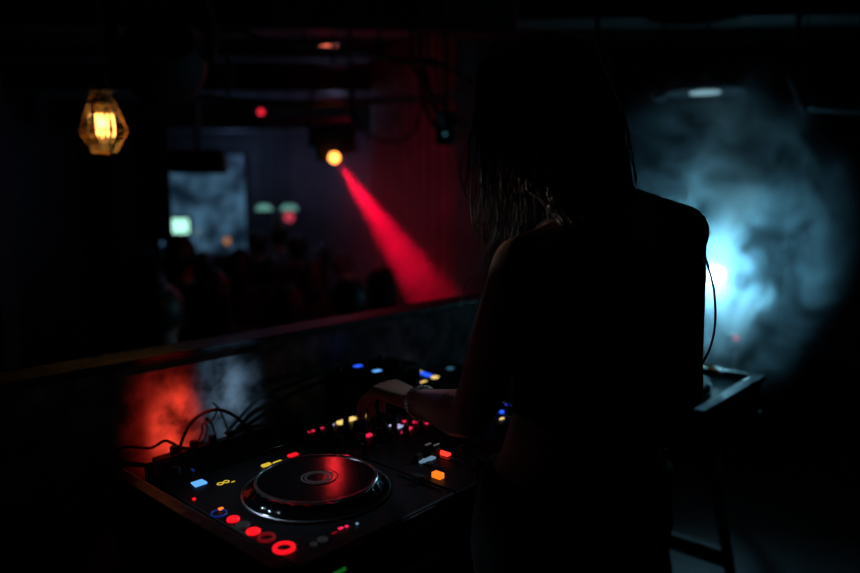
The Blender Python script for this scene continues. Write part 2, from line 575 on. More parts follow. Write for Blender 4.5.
def player(label, a, b, z):
    r = deckroot('media_player', label, 'dj player', a, b, z, 'media players in the booth')
    mb = MB()
    # wedge body: flat deck, rear third rises to the display
    prof = [(-0.226, 0.012), (-0.226, PH - 0.012), (-0.220, PH - 0.001), (0.12, PH), (0.15, PH + 0.006), (0.226, PH + 0.028), (0.226, 0.012)]
    mb.rings([[V((x, y, zz)) for y, zz in prof] for x in (-0.164, 0.164)])
    mb.build('body', M['satin'], r, 0.003)
    for x in (-0.14, 0.14):
        for y in (-0.2, 0.2):
            MB().lathe([(0.014, 0), (0.012, 0.013)], (x, y, 0), 14).build('foot', M['rubber'], r)
    # jog wheel at (0.012, -0.04)
    jx, jy = 0.012, -0.04
    n = 120
    rg = []
    for (rad, hh, fl) in ((0.124, 0.0, 0), (0.125, 0.003, 0), (0.121, 0.006, 0), (0.117, 0.007, 0.0), (0.109, 0.014, 0.0016), (0.105, 0.019, 0.0016), (0.104, 0.021, 0)):
        rg.append([V((jx + (rad + fl * math.cos(30 * 2 * PI * j / n)) * math.cos(2 * PI * j / n), jy + (rad + fl * math.cos(30 * 2 * PI * j / n)) * math.sin(2 * PI * j / n), PH + hh)) for j in range(n)])
    jw = MB().rings(rg).build('jog_wheel', M['gloss'], r)
    MB().lathe([(0.1265, 0), (0.1265, 0.003), (0.1245, 0.0042), (0.1225, 0.003), (0.1225, 0)], (jx, jy, PH), 96, closed=True).build('base_ring', M['alu'], jw, label='thin bright metal ring')
    MB().lathe([(0.1045, 0.018), (0.1045, 0.0225), (0.103, 0.0245), (0.1005, 0.0245), (0.0995, 0.022), (0.0995, 0.018)], (jx, jy, PH), 96, closed=True).build('rim', M['chrome'], jw, label='polished metal rim')
    prof = [(0.0998, 0.0195), (0.0998, 0.0225)]
    for k in range(18):
        rr = 0.098 - k * 0.0035
        prof += [(rr, 0.0225), (rr - 0.0017, 0.0222)]
    prof += [(0.034, 0.0225), (0.0335, 0.0232), (0.030, 0.0232), (0.0295, 0.0222), (0.001, 0.0222)]
    MB().lathe(prof, (jx, jy, PH), 96).build('platter', M['gloss'], jw)
    for rr in (0.0275, 0.021):
        MB().lathe([(rr, 0.0222), (rr, 0.0228), (rr - 0.0035, 0.0228), (rr - 0.0035, 0.0222)], (jx, jy, PH), 48, closed=True).build('display_ring', M['e_grey'], jw)
    return r


def slider(parent, x0, x1, y0, y1, z, mat, cap, caps):
    MB().box(((x0 + x1) / 2, (y0 + y1) / 2, z + 0.0006), (abs(x1 - x0) + 0.004, abs(y1 - y0) + 0.004, 0.0012)).build('slot', mat, parent)
    MB().box((cap[0], cap[1], z + 0.008), caps).build('fader_cap', M['rubber'], parent, 0.0015)


Z0 = 0.825
p1 = player('near black media player with lit red ring button and large jog wheel', -0.012, 0.04, Z0 + 0.02)
zt = PH
ring(p1, 'play_button', -0.148, -0.164, zt, 0.0165, 0.0105, M['e_redhot' if False else 'e_red'], 'round button with glowing red ring')
button(p1, 'play_key', -0.148, -0.164, zt, 0.020, 0.020, M['black'], 0.002, round_=True)
ring(p1, 'cue_button', -0.147, -0.120, zt, 0.0135, 0.0095, M['e_reddim'], 'round button with dim red ring')
button(p1, 'search_button', -0.149, -0.089, zt, 0.022, 0.013, M['e_red'], round_=True, label='glowing red button')
button(p1, 'search_button', -0.148, -0.060, zt, 0.022, 0.012, M['e_grey'], round_=True, label='unlit grey button')
button(p1, 'search_button', -0.147, -0.032, zt, 0.020, 0.012, M['e_red'], round_=True, label='glowing red button')
ring(p1, 'jump_button', -0.150, 0.004, zt, 0.0135, 0.0110, M['e_bluedim'], 'square button with dim blue outline', 0.0025)
button(p1, 'jump_light', -0.141, 0.013, zt + 0.001, 0.008, 0.006, M['e_orange'], 0.003, label='orange light')
button(p1, 'direction_light', -0.150, 0.080, zt, 0.006, 0.006, M['e_red'], 0.003, round_=True, label='small red light')
button(p1, 'stop_button', -0.140, 0.150, zt, 0.016, 0.016, M['e_reddim'], 0.003, label='dim red square button')
button(p1, 'loop_pad', -0.112, 0.132, zt, 0.023, 0.020, M['e_sky'], 0.004, label='glowing sky blue pad')
button(p1, 'hot_cue_pad', -0.095, 0.170, zt + 0.010, 0.016, 0.010, M['e_bluedim'], 0.004, label='dim blue pad')
for dx, dy in ((-0.006, 0.0), (0.006, 0.0)):
    ring(p1, 'memory_mark', -0.080 + dx, 0.105 + dy, zt, 0.0058, 0.0040, M['e_yellow'], 'small yellow symbol', 0.001)
button(p1, 'memory_dash', -0.066, 0.096, zt, 0.007, 0.002, M['e_yellow'], 0.001, label='small yellow dash')
button(p1, 'loop_button', 0.016, 0.114, zt, 0.018, 0.009, M['e_yellow'], 0.004, label='lit yellow button')
button(p1, 'loop_button', 0.038, 0.108, zt, 0.018, 0.009, M['e_yellow'], 0.004, label='lit yellow button')
button(p1, 'reloop_button', 0.080, 0.118, zt, 0.020, 0.010, M['e_red'], 0.004, label='lit red button')
button(p1, 'quantize_button', 0.119, 0.060, zt, 0.020, 0.011, M['e_red'], 0.004, label='lit red button')
button(p1, 'sync_button', 0.139, 0.034, zt, 0.018, 0.010, M['e_pinkred'], 0.004, label='lit rose red button')
button(p1, 'master_button', -0.095, -0.185, zt, 0.016, 0.010, M['e_grey'], 0.003, round_=True)
button(p1, 'master_button', -0.113, -0.187, zt, 0.011, 0.008, M['e_grey'], 0.003, round_=True)
button(p1, 'tempo_light', -0.054, -0.178, zt, 0.008, 0.005, M['e_pinkred'], 0.002, label='small rose light')
button(p1, 'tempo_light', -0.044, -0.180, zt, 0.005, 0.005, M['e_pinkred'], 0.002, label='small rose light')
button(p1, 'tempo_light', -0.028, -0.186, zt, 0.004, 0.004, M['e_pale'], 0.003, label='small white light')
button(p1, 'tempo_light', -0.070, -0.182, zt, 0.009, 0.004, M['e_reddim'], 0.002)
button(p1, 'side_mark', -0.160, -0.067, zt, 0.003, 0.040, M['e_grey'], 0.001)
button(p1, 'memory_button', -0.071, 0.200, zt + 0.020, 0.008, 0.004, M['e_green'], 0.003, label='small green light')
button(p1, 'memory_button', 0.030, 0.198, zt + 0.020, 0.008, 0.004, M['e_green'], 0.003, label='small green light')
# tempo fader at the right edge
slider(p1, 0.150, 0.150, -0.20, -0.10, zt, M['gloss'], (0.150, -0.15), (0.012, 0.02, 0.014))
# display frame on the raised rear
MB().box((0.0, 0.188, zt + 0.019), (0.20, 0.070, 0.004), (math.radians(16), 0, 0)).build('display', M['gloss'], p1, 0.001)
for k in range(4):
    MB().lathe([(0.008, 0), (0.0075, 0.014), (0.006, 0.016)], (-0.13 + 0.0 * k, 0.175 + 0.013 * k, zt + 0.01), 14).build('knob', M['rubber'], p1) if k in (0, 3) else None
# light strip along the front lip
MB().box((-0.118, -0.2275, 0.062), (0.060, 0.002, 0.005)).build('light_strip', M['e_greenstrip'], p1, label='dim green light strip')
MB().box((-0.142, -0.2287, 0.060), (0.022, 0.002, 0.004)).build('light_strip', M['e_redstrip'], p1, label='dim red light strip')
MB().box((-0.02, -0.2265, PH - 0.006), (0.26, 0.002, 0.006)).build('front_lip', M['dalu'], p1, 0.0008)

p2 = player('far black media player beyond the mixer, partly hidden by the arm', 0.655, 0.04, Z0 + 0.02)
button(p2, 'loop_pad', 0.02, 0.16, zt + 0.010, 0.016, 0.010, M['e_skydim'], 0.004, label='dim blue pad')
button(p2, 'cue_button', -0.060, 0.018, zt + 0.024, 0.008, 0.008, M['e_amber'], 0.003, label='small amber light', round_=True)
button(p2, 'loop_button', -0.112, -0.008, zt + 0.006, 0.010, 0.007, M['e_blue'], 0.006, label='lit blue button')
button(p2, 'loop_button', -0.114, -0.034, zt + 0.006, 0.010, 0.007, M['e_blue'], 0.006, label='lit blue button')
button(p2, 'quantize_button', -0.135, -0.050, zt, 0.014, 0.005, M['e_amber'], 0.003, label='lit amber bar')
slider(p2, 0.150, 0.150, -0.20, -0.10, zt, M['gloss'], (0.150, -0.15), (0.012, 0.02, 0.014))

# ---- mixer between the players, local origin at (0.318, 0.025)
mx = deckroot('dj_mixer', 'black four channel mixer between the two media players, under the hand', 'mixer', 0.320, 0.030, Z0 + 0.02)
MB().rings([[V((x, y, zz)) for y, zz in ((-0.215, 0.012), (-0.215, PH - 0.006), (-0.209, PH), (0.225, PH), (0.225, 0.012))] for x in (-0.166, 0.160)]).build('body', M['satin'], mx, 0.002)
for x in (-0.14, 0.14):
    for y in (-0.18, 0.18):
        MB().lathe([(0.014, 0), (0.012, 0.013)], (x, y, 0), 14).build('foot', M['rubber'], mx)
MB().box((-0.003, -0.2155, PH - 0.004), (0.326, 0.002, 0.006)).build('front_lip', M['dalu'], mx, 0.0006)
MB().box((-0.1655, 0, PH + 0.0006), (0.002, 0.42, 0.0014)).build('edge_line', M['dalu'], mx)

def knob(parent, x, y, z, r=0.0075, h=0.019):
    o = MB().lathe([(r * 1.25, 0), (r * 1.25, 0.003), (r, 0.004), (r * 0.92, h - 0.001), (r * 0.8, h)], (x, y, z), 18).build('knob', M['rubber'], parent)
    MB().box((x, y + r * 0.45, z + h + 0.0002), (0.0012, r * 0.8, 0.0008)).build('pointer', M['e_grey'], o)

chx = (-0.112, -0.066, -0.020, 0.026)
for c in chx:
    for y in (0.185, 0.150, 0.115, 0.082, 0.048):
        knob(mx, c, y, zt)
for c in chx:
    slider(mx, c, c, -0.135, -0.060, zt, M['gloss'], (c, -0.085 + 0.02 * math.sin(c * 90)), (0.014, 0.010, 0.016))
slider(mx, -0.085, 0.0, -0.178, -0.178, zt, M['gloss'], (-0.05, -0.178), (0.010, 0.018, 0.016))
for y in (0.18, 0.135, 0.09, 0.02, -0.03, -0.09):
    knob(mx, 0.125, y, zt, 0.009, 0.018)
for y in (0.18, 0.11, 0.04):
    knob(mx, -0.148, y, zt, 0.007, 0.018)
for c, mt, lb in zip((-0.088, -0.062, -0.032, -0.002), ('e_pinkred', 'e_amber', 'e_amber', 'e_amber'), ('small rose cue button', 'lit amber cue button', 'lit amber cue button', 'lit amber cue button')):
    if mt == 'e_amber':
        button(mx, 'cue_button', c, 0.206, zt, 0.019, 0.012, M[mt], 0.006, label=lb)
button(mx, 'cue_button', -0.086, 0.210, zt, 0.014, 0.004, M['e_lilac'], 0.003, label='pale pink light bar')
for x, sx in ((-0.155, 0.016), (-0.136, 0.008), (-0.113, 0.009)):
    button(mx, 'source_light', x, 0.211, zt, sx, 0.006, M['e_pinkred'], 0.003, label='lit rose red button')
button(mx, 'level_light', -0.078, 0.100, zt, 0.014, 0.009, M['e_pinkred'], 0.005, label='lit rose red button', round_=False)
button(mx, 'level_light', -0.050, 0.097, zt, 0.008, 0.008, M['e_pinkred'], 0.005, label='lit rose red button')
for k in range(3):
    for j in range(2):
        button(mx, 'effect_light', 0.000 + j * 0.012, 0.090 + 0.0 * j + k * 0.011, zt, 0.009, 0.005, M['e_lilac'], 0.003, label='small lilac light')
button(mx, 'effect_bar', -0.001, 0.064, zt, 0.010, 0.040, M['e_pinkred'], 0.004, rot=math.radians(-70), label='lit rose red bar')
button(mx, 'effect_light', 0.039, 0.110, zt, 0.009, 0.009, M['e_pinkred'], 0.003, label='small rose light')
for k in range(4):
    button(mx, 'level_segment', 0.050 + k * 0.004, 0.090 - k * 0.009, zt, 0.006, 0.006, M['e_pinkred'], 0.003, label='small red level light')
button(mx, 'fx_button', -0.053, -0.040, zt, 0.036, 0.015, M['e_redhot'], 0.005, rot=math.radians(-78), label='bright hot red button') if False else None
button(mx, 'fx_button', 0.090, -0.060, zt, 0.014, 0.010, M['black'], 0.004)
S2 = [(-0.055, -0.088, 0.010, 0.034, 'e_redhot', -72, 'bright glowing red button'), (-0.106, -0.080, 0.018, 0.011, 'e_pale', 0, 'pale blue button'),
      (-0.086, -0.082, 0.018, 0.011, 'e_pale', 0, 'pale blue button'), (-0.143, -0.150, 0.022, 0.014, 'e_orange', 0, 'orange lit key')]
for x, y, sx, sy, mt, rt, lb in S2:
    if mt == 'e_redhot':
        button(mx, 'fx_button', x, y, zt + 0.002, 0.012, 0.026, M[mt], 0.005, label=lb)
    elif mt == 'e_orange':
        button(mx, 'mode_button', x, y, zt, 0.013, 0.020, M[mt], 0.010, label=lb)
    else:
        button(mx, 'channel_button', x, y, zt, sx, sy, M[mt], 0.004, label=lb)
for x, y in ((-0.030, -0.024), (-0.020, -0.038)):
    button(mx, 'scale_mark', x, y, zt, 0.016, 0.003, M['e_white'], 0.001)
for k in range(7):
    for c in chx[:2]:
        button(mx, 'scale_mark', c + 0.012, -0.062 - k * 0.012, zt, 0.006, 0.001, M['e_grey'], 0.0006)

# ---- effects unit behind the mixer
fx = deckroot('effects_unit', 'black box unit with two blue lights between mixer and low wall', 'effects unit', 0.455, 0.338, 0.80)
MB().box((0, 0, 0.110), (0.22, 0.120, 0.20)).build('body', M['black'], fx, 0.006)
MB().box((0.0, 0, 0.212), (0.20, 0.105, 0.004)).build('top_plate', M['satin'], fx, 0.001)
button(fx, 'blue_light', -0.028, -0.040, 0.213, 0.021, 0.015, M['e_sky'], 0.003, label='bright sky blue light')
button(fx, 'blue_light', -0.026, 0.030, 0.213, 0.021, 0.015, M['e_blue'], 0.003, label='deep blue light')
for x in (-0.09, 0.05):
    for y in (-0.03, 0.03):
        knob(fx, x, y, 0.214, 0.009, 0.014)
for x in (-0.09, 0.09):
    MB().box((x, 0, 0.0055), (0.02, 0.1, 0.011)).build('foot', M['rubber'], fx)

pc = deckroot('pad_controller', 'low black pad box behind the far media player with blue and amber pads', 'controller', 0.70, 0.343, 0.80)
MB().box((0, 0, 0.080), (0.24, 0.115, 0.138)).build('body', M['black'], pc, 0.004)
for x, y, mt, lb in ((-0.030, 0.045, 'e_yellow', 'lit yellow pad'), (-0.038, 0.020, 'e_blue', 'lit blue pad'), (-0.042, -0.004, 'e_blue', 'lit blue pad'),
                     (-0.046, -0.032, 'e_amber', 'lit amber pad'), (-0.102, -0.046, 'e_amber', 'lit amber pad'), (0.056, 0.0, 'e_skydim', 'dim cyan pad')):
    button(pc, 'pad', x, y, 0.149, 0.018, 0.014, M[mt], 0.005, label=lb)
for x in (-0.1, 0.1):
    MB().box((x, 0, 0.0055), (0.02, 0.1, 0.011)).build('foot', M['rubber'], pc)

sx_ = deckroot('sampler', 'small black box with knobs and green light behind the near player', 'effects unit', 0.02, 0.338, 0.80)
MB().box((0, 0, 0.065), (0.24, 0.115, 0.115)).build('body', M['black'], sx_, 0.004)
for i in range(5):
    for j in range(2):
        knob(sx_, -0.09 + i * 0.042, -0.03 + j * 0.05, 0.122, 0.009, 0.024)
button(sx_, 'status_light', 0.09, -0.048, 0.122, 0.008, 0.004, M['e_sky'], 0.003, label='small blue light')
button(sx_, 'status_light', -0.108, 0.0, 0.122, 0.004, 0.007, M['e_green'], 0.003, label='small green light')
for x in (-0.1, 0.1):
    MB().box((x, 0, 0.004), (0.02, 0.1, 0.008)).build('foot', M['rubber'], sx_)

# ---- cables over the back of the decks
def cable(pts, r, label, name='cable', group=None):
    p = catmull(pts, 8)
    o = MB().tube(p, r, 8).build(name, M['rubber'])
    return tag(o, label, 'cable', group)

def dkp(px, py, b, zc=None):
    """point on the vertical plane at booth depth b seen in direction (px, py)"""
    o = V((0, 0, CAMH))
    dvec = at(px, py, 1.0) - o
    t = (b - (o - ORG).dot(EY)) / dvec.dot(EY)
    return o + dvec * t

cable([dkp(179, 452, 0.36), dkp(183, 438, 0.35), dkp(192, 422, 0.34), dkp(206, 412, 0.33), dkp(221, 410, 0.33), dkp(236, 417, 0.34), dkp(248, 428, 0.35), dkp(258, 440, 0.36)], 0.0035, 'thick black cable arching over the lit patch of wall')
cable([dkp(197, 445, 0.39), dkp(202, 432, 0.39), dkp(203, 424, 0.39), dkp(213, 419, 0.39), dkp(217, 408, 0.39), dkp(213, 403, 0.40), dkp(220, 410, 0.40), dkp(228, 430, 0.39)], 0.0022, 'thin kinked black cable beside the low wall')
cable([dkp(225, 434, 0.38), dkp(240, 418, 0.37), dkp(255, 401, 0.37), dkp(268, 396, 0.37), dkp(280, 402, 0.38), dkp(290, 420, 0.39)], 0.0035, 'black cable looping beside the blue patch of light')
cable([dkp(236, 432, 0.34), dkp(262, 415, 0.34), dkp(285, 398, 0.36), dkp(310, 386, 0.38), dkp(340, 376, 0.40)], 0.0045, 'long black cable running up to the box unit')
cable([dkp(230, 428, 0.40), dkp(245, 412, 0.40), dkp(262, 396, 0.40), dkp(290, 385, 0.40), dkp(325, 372, 0.405)], 0.004, 'uppermost black cable lying along the low wall')
cable([dk(-0.19, 0.40, 0.90), dkp(120, 449, 0.40), dkp(150, 448, 0.40), dkp(164, 441, 0.38), dkp(172, 443, 0.37), dkp(180, 447, 0.36), dkp(200, 450, 0.34)], 0.003, 'low black cable with a small kink beneath the red patch')
cable([dkp(272, 402, 0.36), dkp(276, 412, 0.35), dkp(279, 425, 0.34), dkp(290, 432, 0.33)], 0.002, 'thin black cable dropping behind the knobs')

# coil of cable and towel left of the case
ctop = deckroot('side_crate', 'dark wooden crate at the left end of the flight case', 'crate', -0.60, 0.12, 0)
MB().box((0, 0, 0.38), (0.52, 0.50, 0.76)).build('crate_body', M['wood'], ctop, 0.006)
for y in (-0.252, ):
    for z in (0.15, 0.4, 0.65):
        MB().box((0, y, z), (0.52, 0.012, 0.12)).build('slat', M['wood'], ctop, 0.002)
pts = []
for k in range(90):
    t = k / 90 * 2 * PI * 4.3
    rr = 0.075 + 0.008 * math.sin(t * 0.37)
    pts.append(dk(-0.56, 0.05) + V((rr * math.cos(t), rr * 1.1 * math.sin(t), 0.768 + 0.0035 * k / 90 * 10)))
tag(MB().tube(pts, 0.004, 8).build('cable_coil', M['pipe']), 'coiled grey cable lying on the dark crate', 'cable')

# ---- turntable in its case on the side table, right of the DJ
st = thing('side_table', 'trestle side table with pale worn legs right of the DJ', 'table', dk(1.13, -0.10, 0), RZ)
MB().box((0, 0, 0.812), (0.46, 0.44, 0.025)).build('tabletop', M['wood'], st, 0.003)
for x in (-0.19, 0.205):
    for s in (-1, 1):
        MB().tube([(x, s * 0.06, 0.80), (x, s * 0.235, 0.0)], 0.018, 4).build('leg', M['greywood'], st, 0.002)
    MB().box((x, 0, 0.36), (0.025, 0.30, 0.05)).build('stretcher', M['greywood'], st, 0.002)
tt = thing('turntable', 'turntable in a metal-edged case behind the DJ, lit cyan', 'turntable', dk(1.142, -0.10, 0.825), RZ)
MB().box((0, 0, 0.045), (0.44, 0.42, 0.09)).build('case', M['satin'], tt, 0.004)
mb = MB()
for s in (-1, 1):
    mb.box((0, s * 0.203, 0.094), (0.45, 0.034, 0.018))
    mb.box((s * 0.213, 0, 0.0941), (0.034, 0.43, 0.018))
mb.build('edge_trim', M['alu'], tt, 0.004, label='bright metal edging')
pl = MB().lathe([(0.150, 0), (0.152, 0.012), (0.148, 0.018), (0.02, 0.019), (0.0015, 0.019)], (-0.035, 0.0, 0.090), 56).build('platter', M['alu'], tt)
MB().lathe([(0.146, 0.0), (0.146, 0.004), (0.05, 0.004), (0.001, 0.004)], (-0.035, 0, 0.1095), 56).build('record', M['gloss'], pl)
MB().tube([(0.16, 0.14, 0.15), (0.165, 0.0, 0.14), (0.12, -0.12, 0.12), (0.09, -0.14, 0.117)], 0.005, 8).build('tonearm', M['chrome'], tt)
MB().lathe([(0.03, 0), (0.03, 0.03), (0.02, 0.055)], (0.16, 0.14, 0.09), 20).build('arm_base', M['dalu'], tt)


# ------------------------------------------------------------------ people
def ell(c, ax, ay, hw, hd, n=36, p=2.3):
    out = []
    for j in range(n):
        t = 2 * PI * j / n
        cx, cy = math.cos(t), math.sin(t)
        out.append(c + ax * (math.copysign(abs(cx) ** (2 / p), cx) * hw) + ay * (math.copysign(abs(cy) ** (2 / p), cy) * hd))
    return out


def woman():
    root = thing('person', 'person with long wavy hair, black tank top and jeans, one hand on the mixer', 'person', (0.25, 1.09, 0))
    RX = V((0.894, 0.447, 0))      # her right
    FD = V((-0.447, 0.894, 0))     # the way the chest faces
    LS, RS = at(522, 266, 1.05), at(679, 233, 1.21)
    LE, LW = at(472, 417, 1.09), at(416, 401, 1.31)
    RE = at(681, 390, 1.23)
    RW = at(640, 380, 1.36)
    Hc = at(533, 114, 1.17)
    F = V((-0.72, 0.62, -0.30)).normalized()   # face direction
    Hr = F.cross(V((0, 0, 1))).normalized()    # right ear side
    Hu = Hr.cross(F).normalized()
    origin = root.location

    tor = [  # z, centre x, centre y, half width, half depth
        (0.84, 0.238, 1.105, 0.150, 0.105), (0.90, 0.238, 1.105, 0.170, 0.118), (0.96, 0.240, 1.108, 0.162, 0.112),
        (1.03, 0.249, 1.112, 0.132, 0.100), (1.09, 0.262, 1.115, 0.128, 0.098), (1.16, 0.275, 1.118, 0.136, 0.104),
        (1.24, 0.280, 1.122, 0.152, 0.110), (1.31, 0.290, 1.128, 0.158, 0.104), (1.36, 0.292, 1.132, 0.150, 0.088),
        (1.40, 0.288, 1.136, 0.108, 0.070), (1.43, 0.278, 1.142, 0.070, 0.060)]

    def torso(mb, off=0.0, zlo=0, zhi=9, fold=0.0, tilt=0.0):
        rg = []
        for z, x, y, hw, hd in tor:
            if z < zlo - 1e-6 or z > zhi + 1e-6:
                continue
            c = V((x, y, z))
            e = ell(c, RX, FD, hw + off, hd + off)
            if fold:
                for j, p in enumerate(e):
                    k = fold * (0.6 * math.sin(j * 0.9 + z * 9) + 0.4 * math.sin(j * 2.1 - z * 15)) * max(0, (1.40 - z) / 0.3)
                    e[j] = p + (p - c).normalized() * k
            rg.append(e)
        mb.rings(rg)

    mb = MB()
    torso(mb)
    # shoulders, neck
    nb = V((0.272, 1.146, 1.42))
    mb.capsule([LS, V((0.195, 1.09, 1.347)), V((0.25, 1.12, 1.378))], [0.046, 0.050, 0.052])
    mb.capsule([RS, at(648, 224, 1.19), at(606, 214, 1.16)], [0.050, 0.050, 0.056])
    sk = Hc - Hu * 0.07 - F * 0.02
    mb.capsule([nb - V((0, 0, 0.03)), nb, (nb + sk) / 2, sk], [0.062, 0.054, 0.049, 0.050])
    # left arm
    m1 = LS.lerp(LE, 0.38)
    mb.capsule([LS, m1, LS.lerp(LE, 0.75), LE], [0.046, 0.044, 0.038, 0.036])
    mb.capsule([LE, LE.lerp(LW, 0.25), LE.lerp(LW, 0.65), LW], [0.036, 0.040, 0.031, 0.024])
    # right arm, folded forward at the waist
    mb.capsule([RS, RS.lerp(RE, 0.4), RS.lerp(RE, 0.8), RE], [0.046, 0.043, 0.038, 0.039])
    mb.capsule([RE, RE.lerp(RW, 0.3), RE.lerp(RW, 0.7), RW], [0.035, 0.038, 0.030, 0.024])
    # head
    R3 = Matrix((Hr, F, Hu)).transposed()
    mb.ball(Hc + Hu * 0.018 - F * 0.014, (0.074, 0.092, 0.088), 28, 20, R3)
    mb.ball(Hc - Hu * 0.045 + F * 0.030, (0.056, 0.062, 0.066), 24, 16, R3)
    mb.ball(Hc - Hu * 0.098 + F * 0.058, (0.022, 0.020, 0.016), 16, 10, R3)      # chin
    mb.tube([Hc + F * 0.078 + Hu * 0.008, Hc + F * 0.094 - Hu * 0.016, Hc + F * 0.104 - Hu * 0.030], [0.009, 0.011, 0.013], 10)   # nose
    mb.ball(Hc + F * 0.098 - Hu * 0.034, (0.016, 0.011, 0.009), 12, 8, R3)
    mb.ball(Hc + F * 0.084 - Hu * 0.058, (0.021, 0.011, 0.006), 12, 8, R3)       # lips
    mb.ball(Hc + F * 0.082 - Hu * 0.068, (0.018, 0.011, 0.006), 12, 8, R3)
    mb.ball(Hc + F * 0.074 + Hu * 0.018, (0.050, 0.010, 0.008), 14, 8, R3)       # brow
    for s in (-1, 1):
        mb.ball(Hc + Hr * (0.073 * s) - Hu * 0.012 - F * 0.005, (0.009, 0.020, 0.030), 12, 8, R3)   # ears
        mb.ball(Hc + Hr * (0.032 * s) + F * 0.066 - Hu * 0.004, (0.013, 0.010, 0.010), 12, 8, R3)   # eyelids

    def hand(W, d, lat, up, curl, tipdown):
        # palm, then five fingers rooted in it
        K = W + d * 0.082 - up * 0.004
        for q in (-0.026, -0.009, 0.009, 0.026):
            mb.capsule([W + lat * q * 0.55, K + lat * q + up * (0.004 - abs(q) * 0.1)], [0.0155, 0.0135], 10)
        for q, ln, off in ((0.031, 0.92, 0.003), (0.0105, 1.0, 0.007), (-0.0105, 0.95, 0.004), (-0.031, 0.76, -0.003)):
            b0 = K + lat * q + d * off
            d1 = (d * 0.80 - up * 0.55 + lat * q * 3.5).normalized()
            d2 = (d * 0.45 - up * 0.89 + lat * q * 1.5).normalized()
            d3 = (d * 0.02 - up * 1.0).normalized()
            a1 = b0 + d1 * 0.046 * ln
            a2 = a1 + d2 * 0.031 * ln
            a3 = a2 + d3 * 0.023 * ln
            mb.capsule([b0, a1, a2, a3], [0.0100, 0.0088, 0.0078, 0.0066], 10)
        t0 = W + d * 0.022 + lat * 0.022 - up * 0.006
        t1 = t0 + (lat * 0.70 + d * 0.62 - up * 0.30).normalized() * 0.040
        t2 = t1 + (lat * 0.28 + d * 0.80 - up * 0.52).normalized() * 0.032
        t3 = t2 + (lat * -0.05 + d * 0.75 - up * 0.66).normalized() * 0.024
        mb.capsule([t0, t1, t2, t3], [0.0150, 0.0112, 0.0098, 0.0078], 10)

    d = V((-0.70, 0.70, 0.11)).normalized()
    hand(LW + d * 0.008, d, V((0.70, 0.70, 0.05)).normalized(), V((0, 0, 1)), 1, 1)
    d = V((-0.80, 0.45, -0.35)).normalized()
    lt = V((-0.45, -0.85, 0.1)).normalized()
    hand(RW + d * 0.008, d, lt, lt.cross(d).normalized() * -1 if lt.cross(d).z < 0 else lt.cross(d).normalized(), 1, 1)
    # legs and feet
    for s in (-1, 1):
        hp = V((0.238, 1.105, 0.88)) + RX * 0.085 * s
        kn = V((0.240, 1.120, 0.48)) + RX * 0.095 * s + FD * 0.03
        an = V((0.235, 1.060, 0.085)) + RX * 0.105 * s
        mb.capsule([hp, hp.lerp(kn, 0.5), kn], [0.090, 0.072, 0.054])
        mb.capsule([kn, kn.lerp(an, 0.35), an], [0.054, 0.056, 0.036])
        mb.capsule([an - V((0, 0, 0.04)) - FD * 0.03, an - V((0, 0, 0.045)) + FD * 0.07, an - V((0, 0, 0.058)) + FD * 0.15], [0.036, 0.034, 0.024])
    mb.v = [v - origin for v in mb.v]
    fuse(mb, 'body', M['skin'], root, 0.0042, 4)

    # tank top: loose shell with folds and two straps meeting at the back
    mb = MB()
    torso(mb, 0.011, 1.03, 1.37, 0.009)
    for s, sh in ((-1, V((0.205, 1.098, 1.395))), (1, V((0.372, 1.172, 1.418)))):
        bk = V((0.292, 1.132, 1.335)) - FD * 0.100 + RX * 0.035 * s
        ft = V((0.292, 1.132, 1.330)) + FD * 0.105 + RX * 0.06 * s
        mb.tube(catmull([bk - V((0, 0, 0.03)), bk + V((0, 0, 0.02)), sh - FD * 0.045 - V((0, 0, 0.01)), sh, sh + FD * 0.05 - V((0, 0, 0.02)), ft], 4), 0.017, 8)
    # loose side drape at her right, over the folded arm
    mb.tube(catmull([V((0.405, 1.17, 1.30)), V((0.415, 1.18, 1.18)), V((0.405, 1.18, 1.10)), V((0.375, 1.16, 1.055))], 4), [0.04] * 4 + [0.044] * 4 + [0.045] * 5, 12)
    mb.v = [v - origin for v in mb.v]
    fuse(mb, 'tank_top', M['top'], root, 0.005, 5, cut=[((0.01, 0, 1.07), (-0.26, 0, -1))])

    # jeans
    mb = MB()
    torso(mb, 0.007, 0.84, 1.0)
    for s in (-1, 1):
        hp = V((0.238, 1.105, 0.88)) + RX * 0.085 * s
        kn = V((0.240, 1.120, 0.48)) + RX * 0.095 * s + FD * 0.03
        an = V((0.235, 1.060, 0.085)) + RX * 0.105 * s
        mb.capsule([hp, hp.lerp(kn, 0.5), kn], [0.098, 0.082, 0.064])
        mb.capsule([kn, kn.lerp(an, 0.35), an], [0.064, 0.065, 0.048])
        for q in range(4):
            mb.lathe([(0.045, 0), (0.052, 0.006), (0.045, 0.012)], an + V((0, 0, -0.02 + q * 0.03)), 16)
    rg = [ell(V((0.243, 1.110, z)), RX, FD, 0.158 + e, 0.112 + e) for z, e in ((0.955, 0.006), (0.957, 0.012), (0.998, 0.008), (1.0, 0.002))]
    mb.rings(rg)
    mb.v = [v - origin for v in mb.v]
    jn = fuse(mb, 'jeans', M['denim'], root, 0.006, 3)
    for j in range(0, 36, 7):
        p = ell(V((0.243, 1.110, 0.978)), RX, FD, 0.172, 0.126)[j]
        q = V((p.x - 0.243, p.y - 1.110, 0)).normalized()
        MB().box(p - origin, (0.012, 0.006, 0.052), (0, 0, math.atan2(q.y, q.x) + PI / 2)).build('belt_loop', M['denim'], jn)

    # bracelets on the left wrist
    ax = (LE - LW).normalized()
    bl = MB()
    u = ax.orthogonal().normalized()
    vv = ax.cross(u)
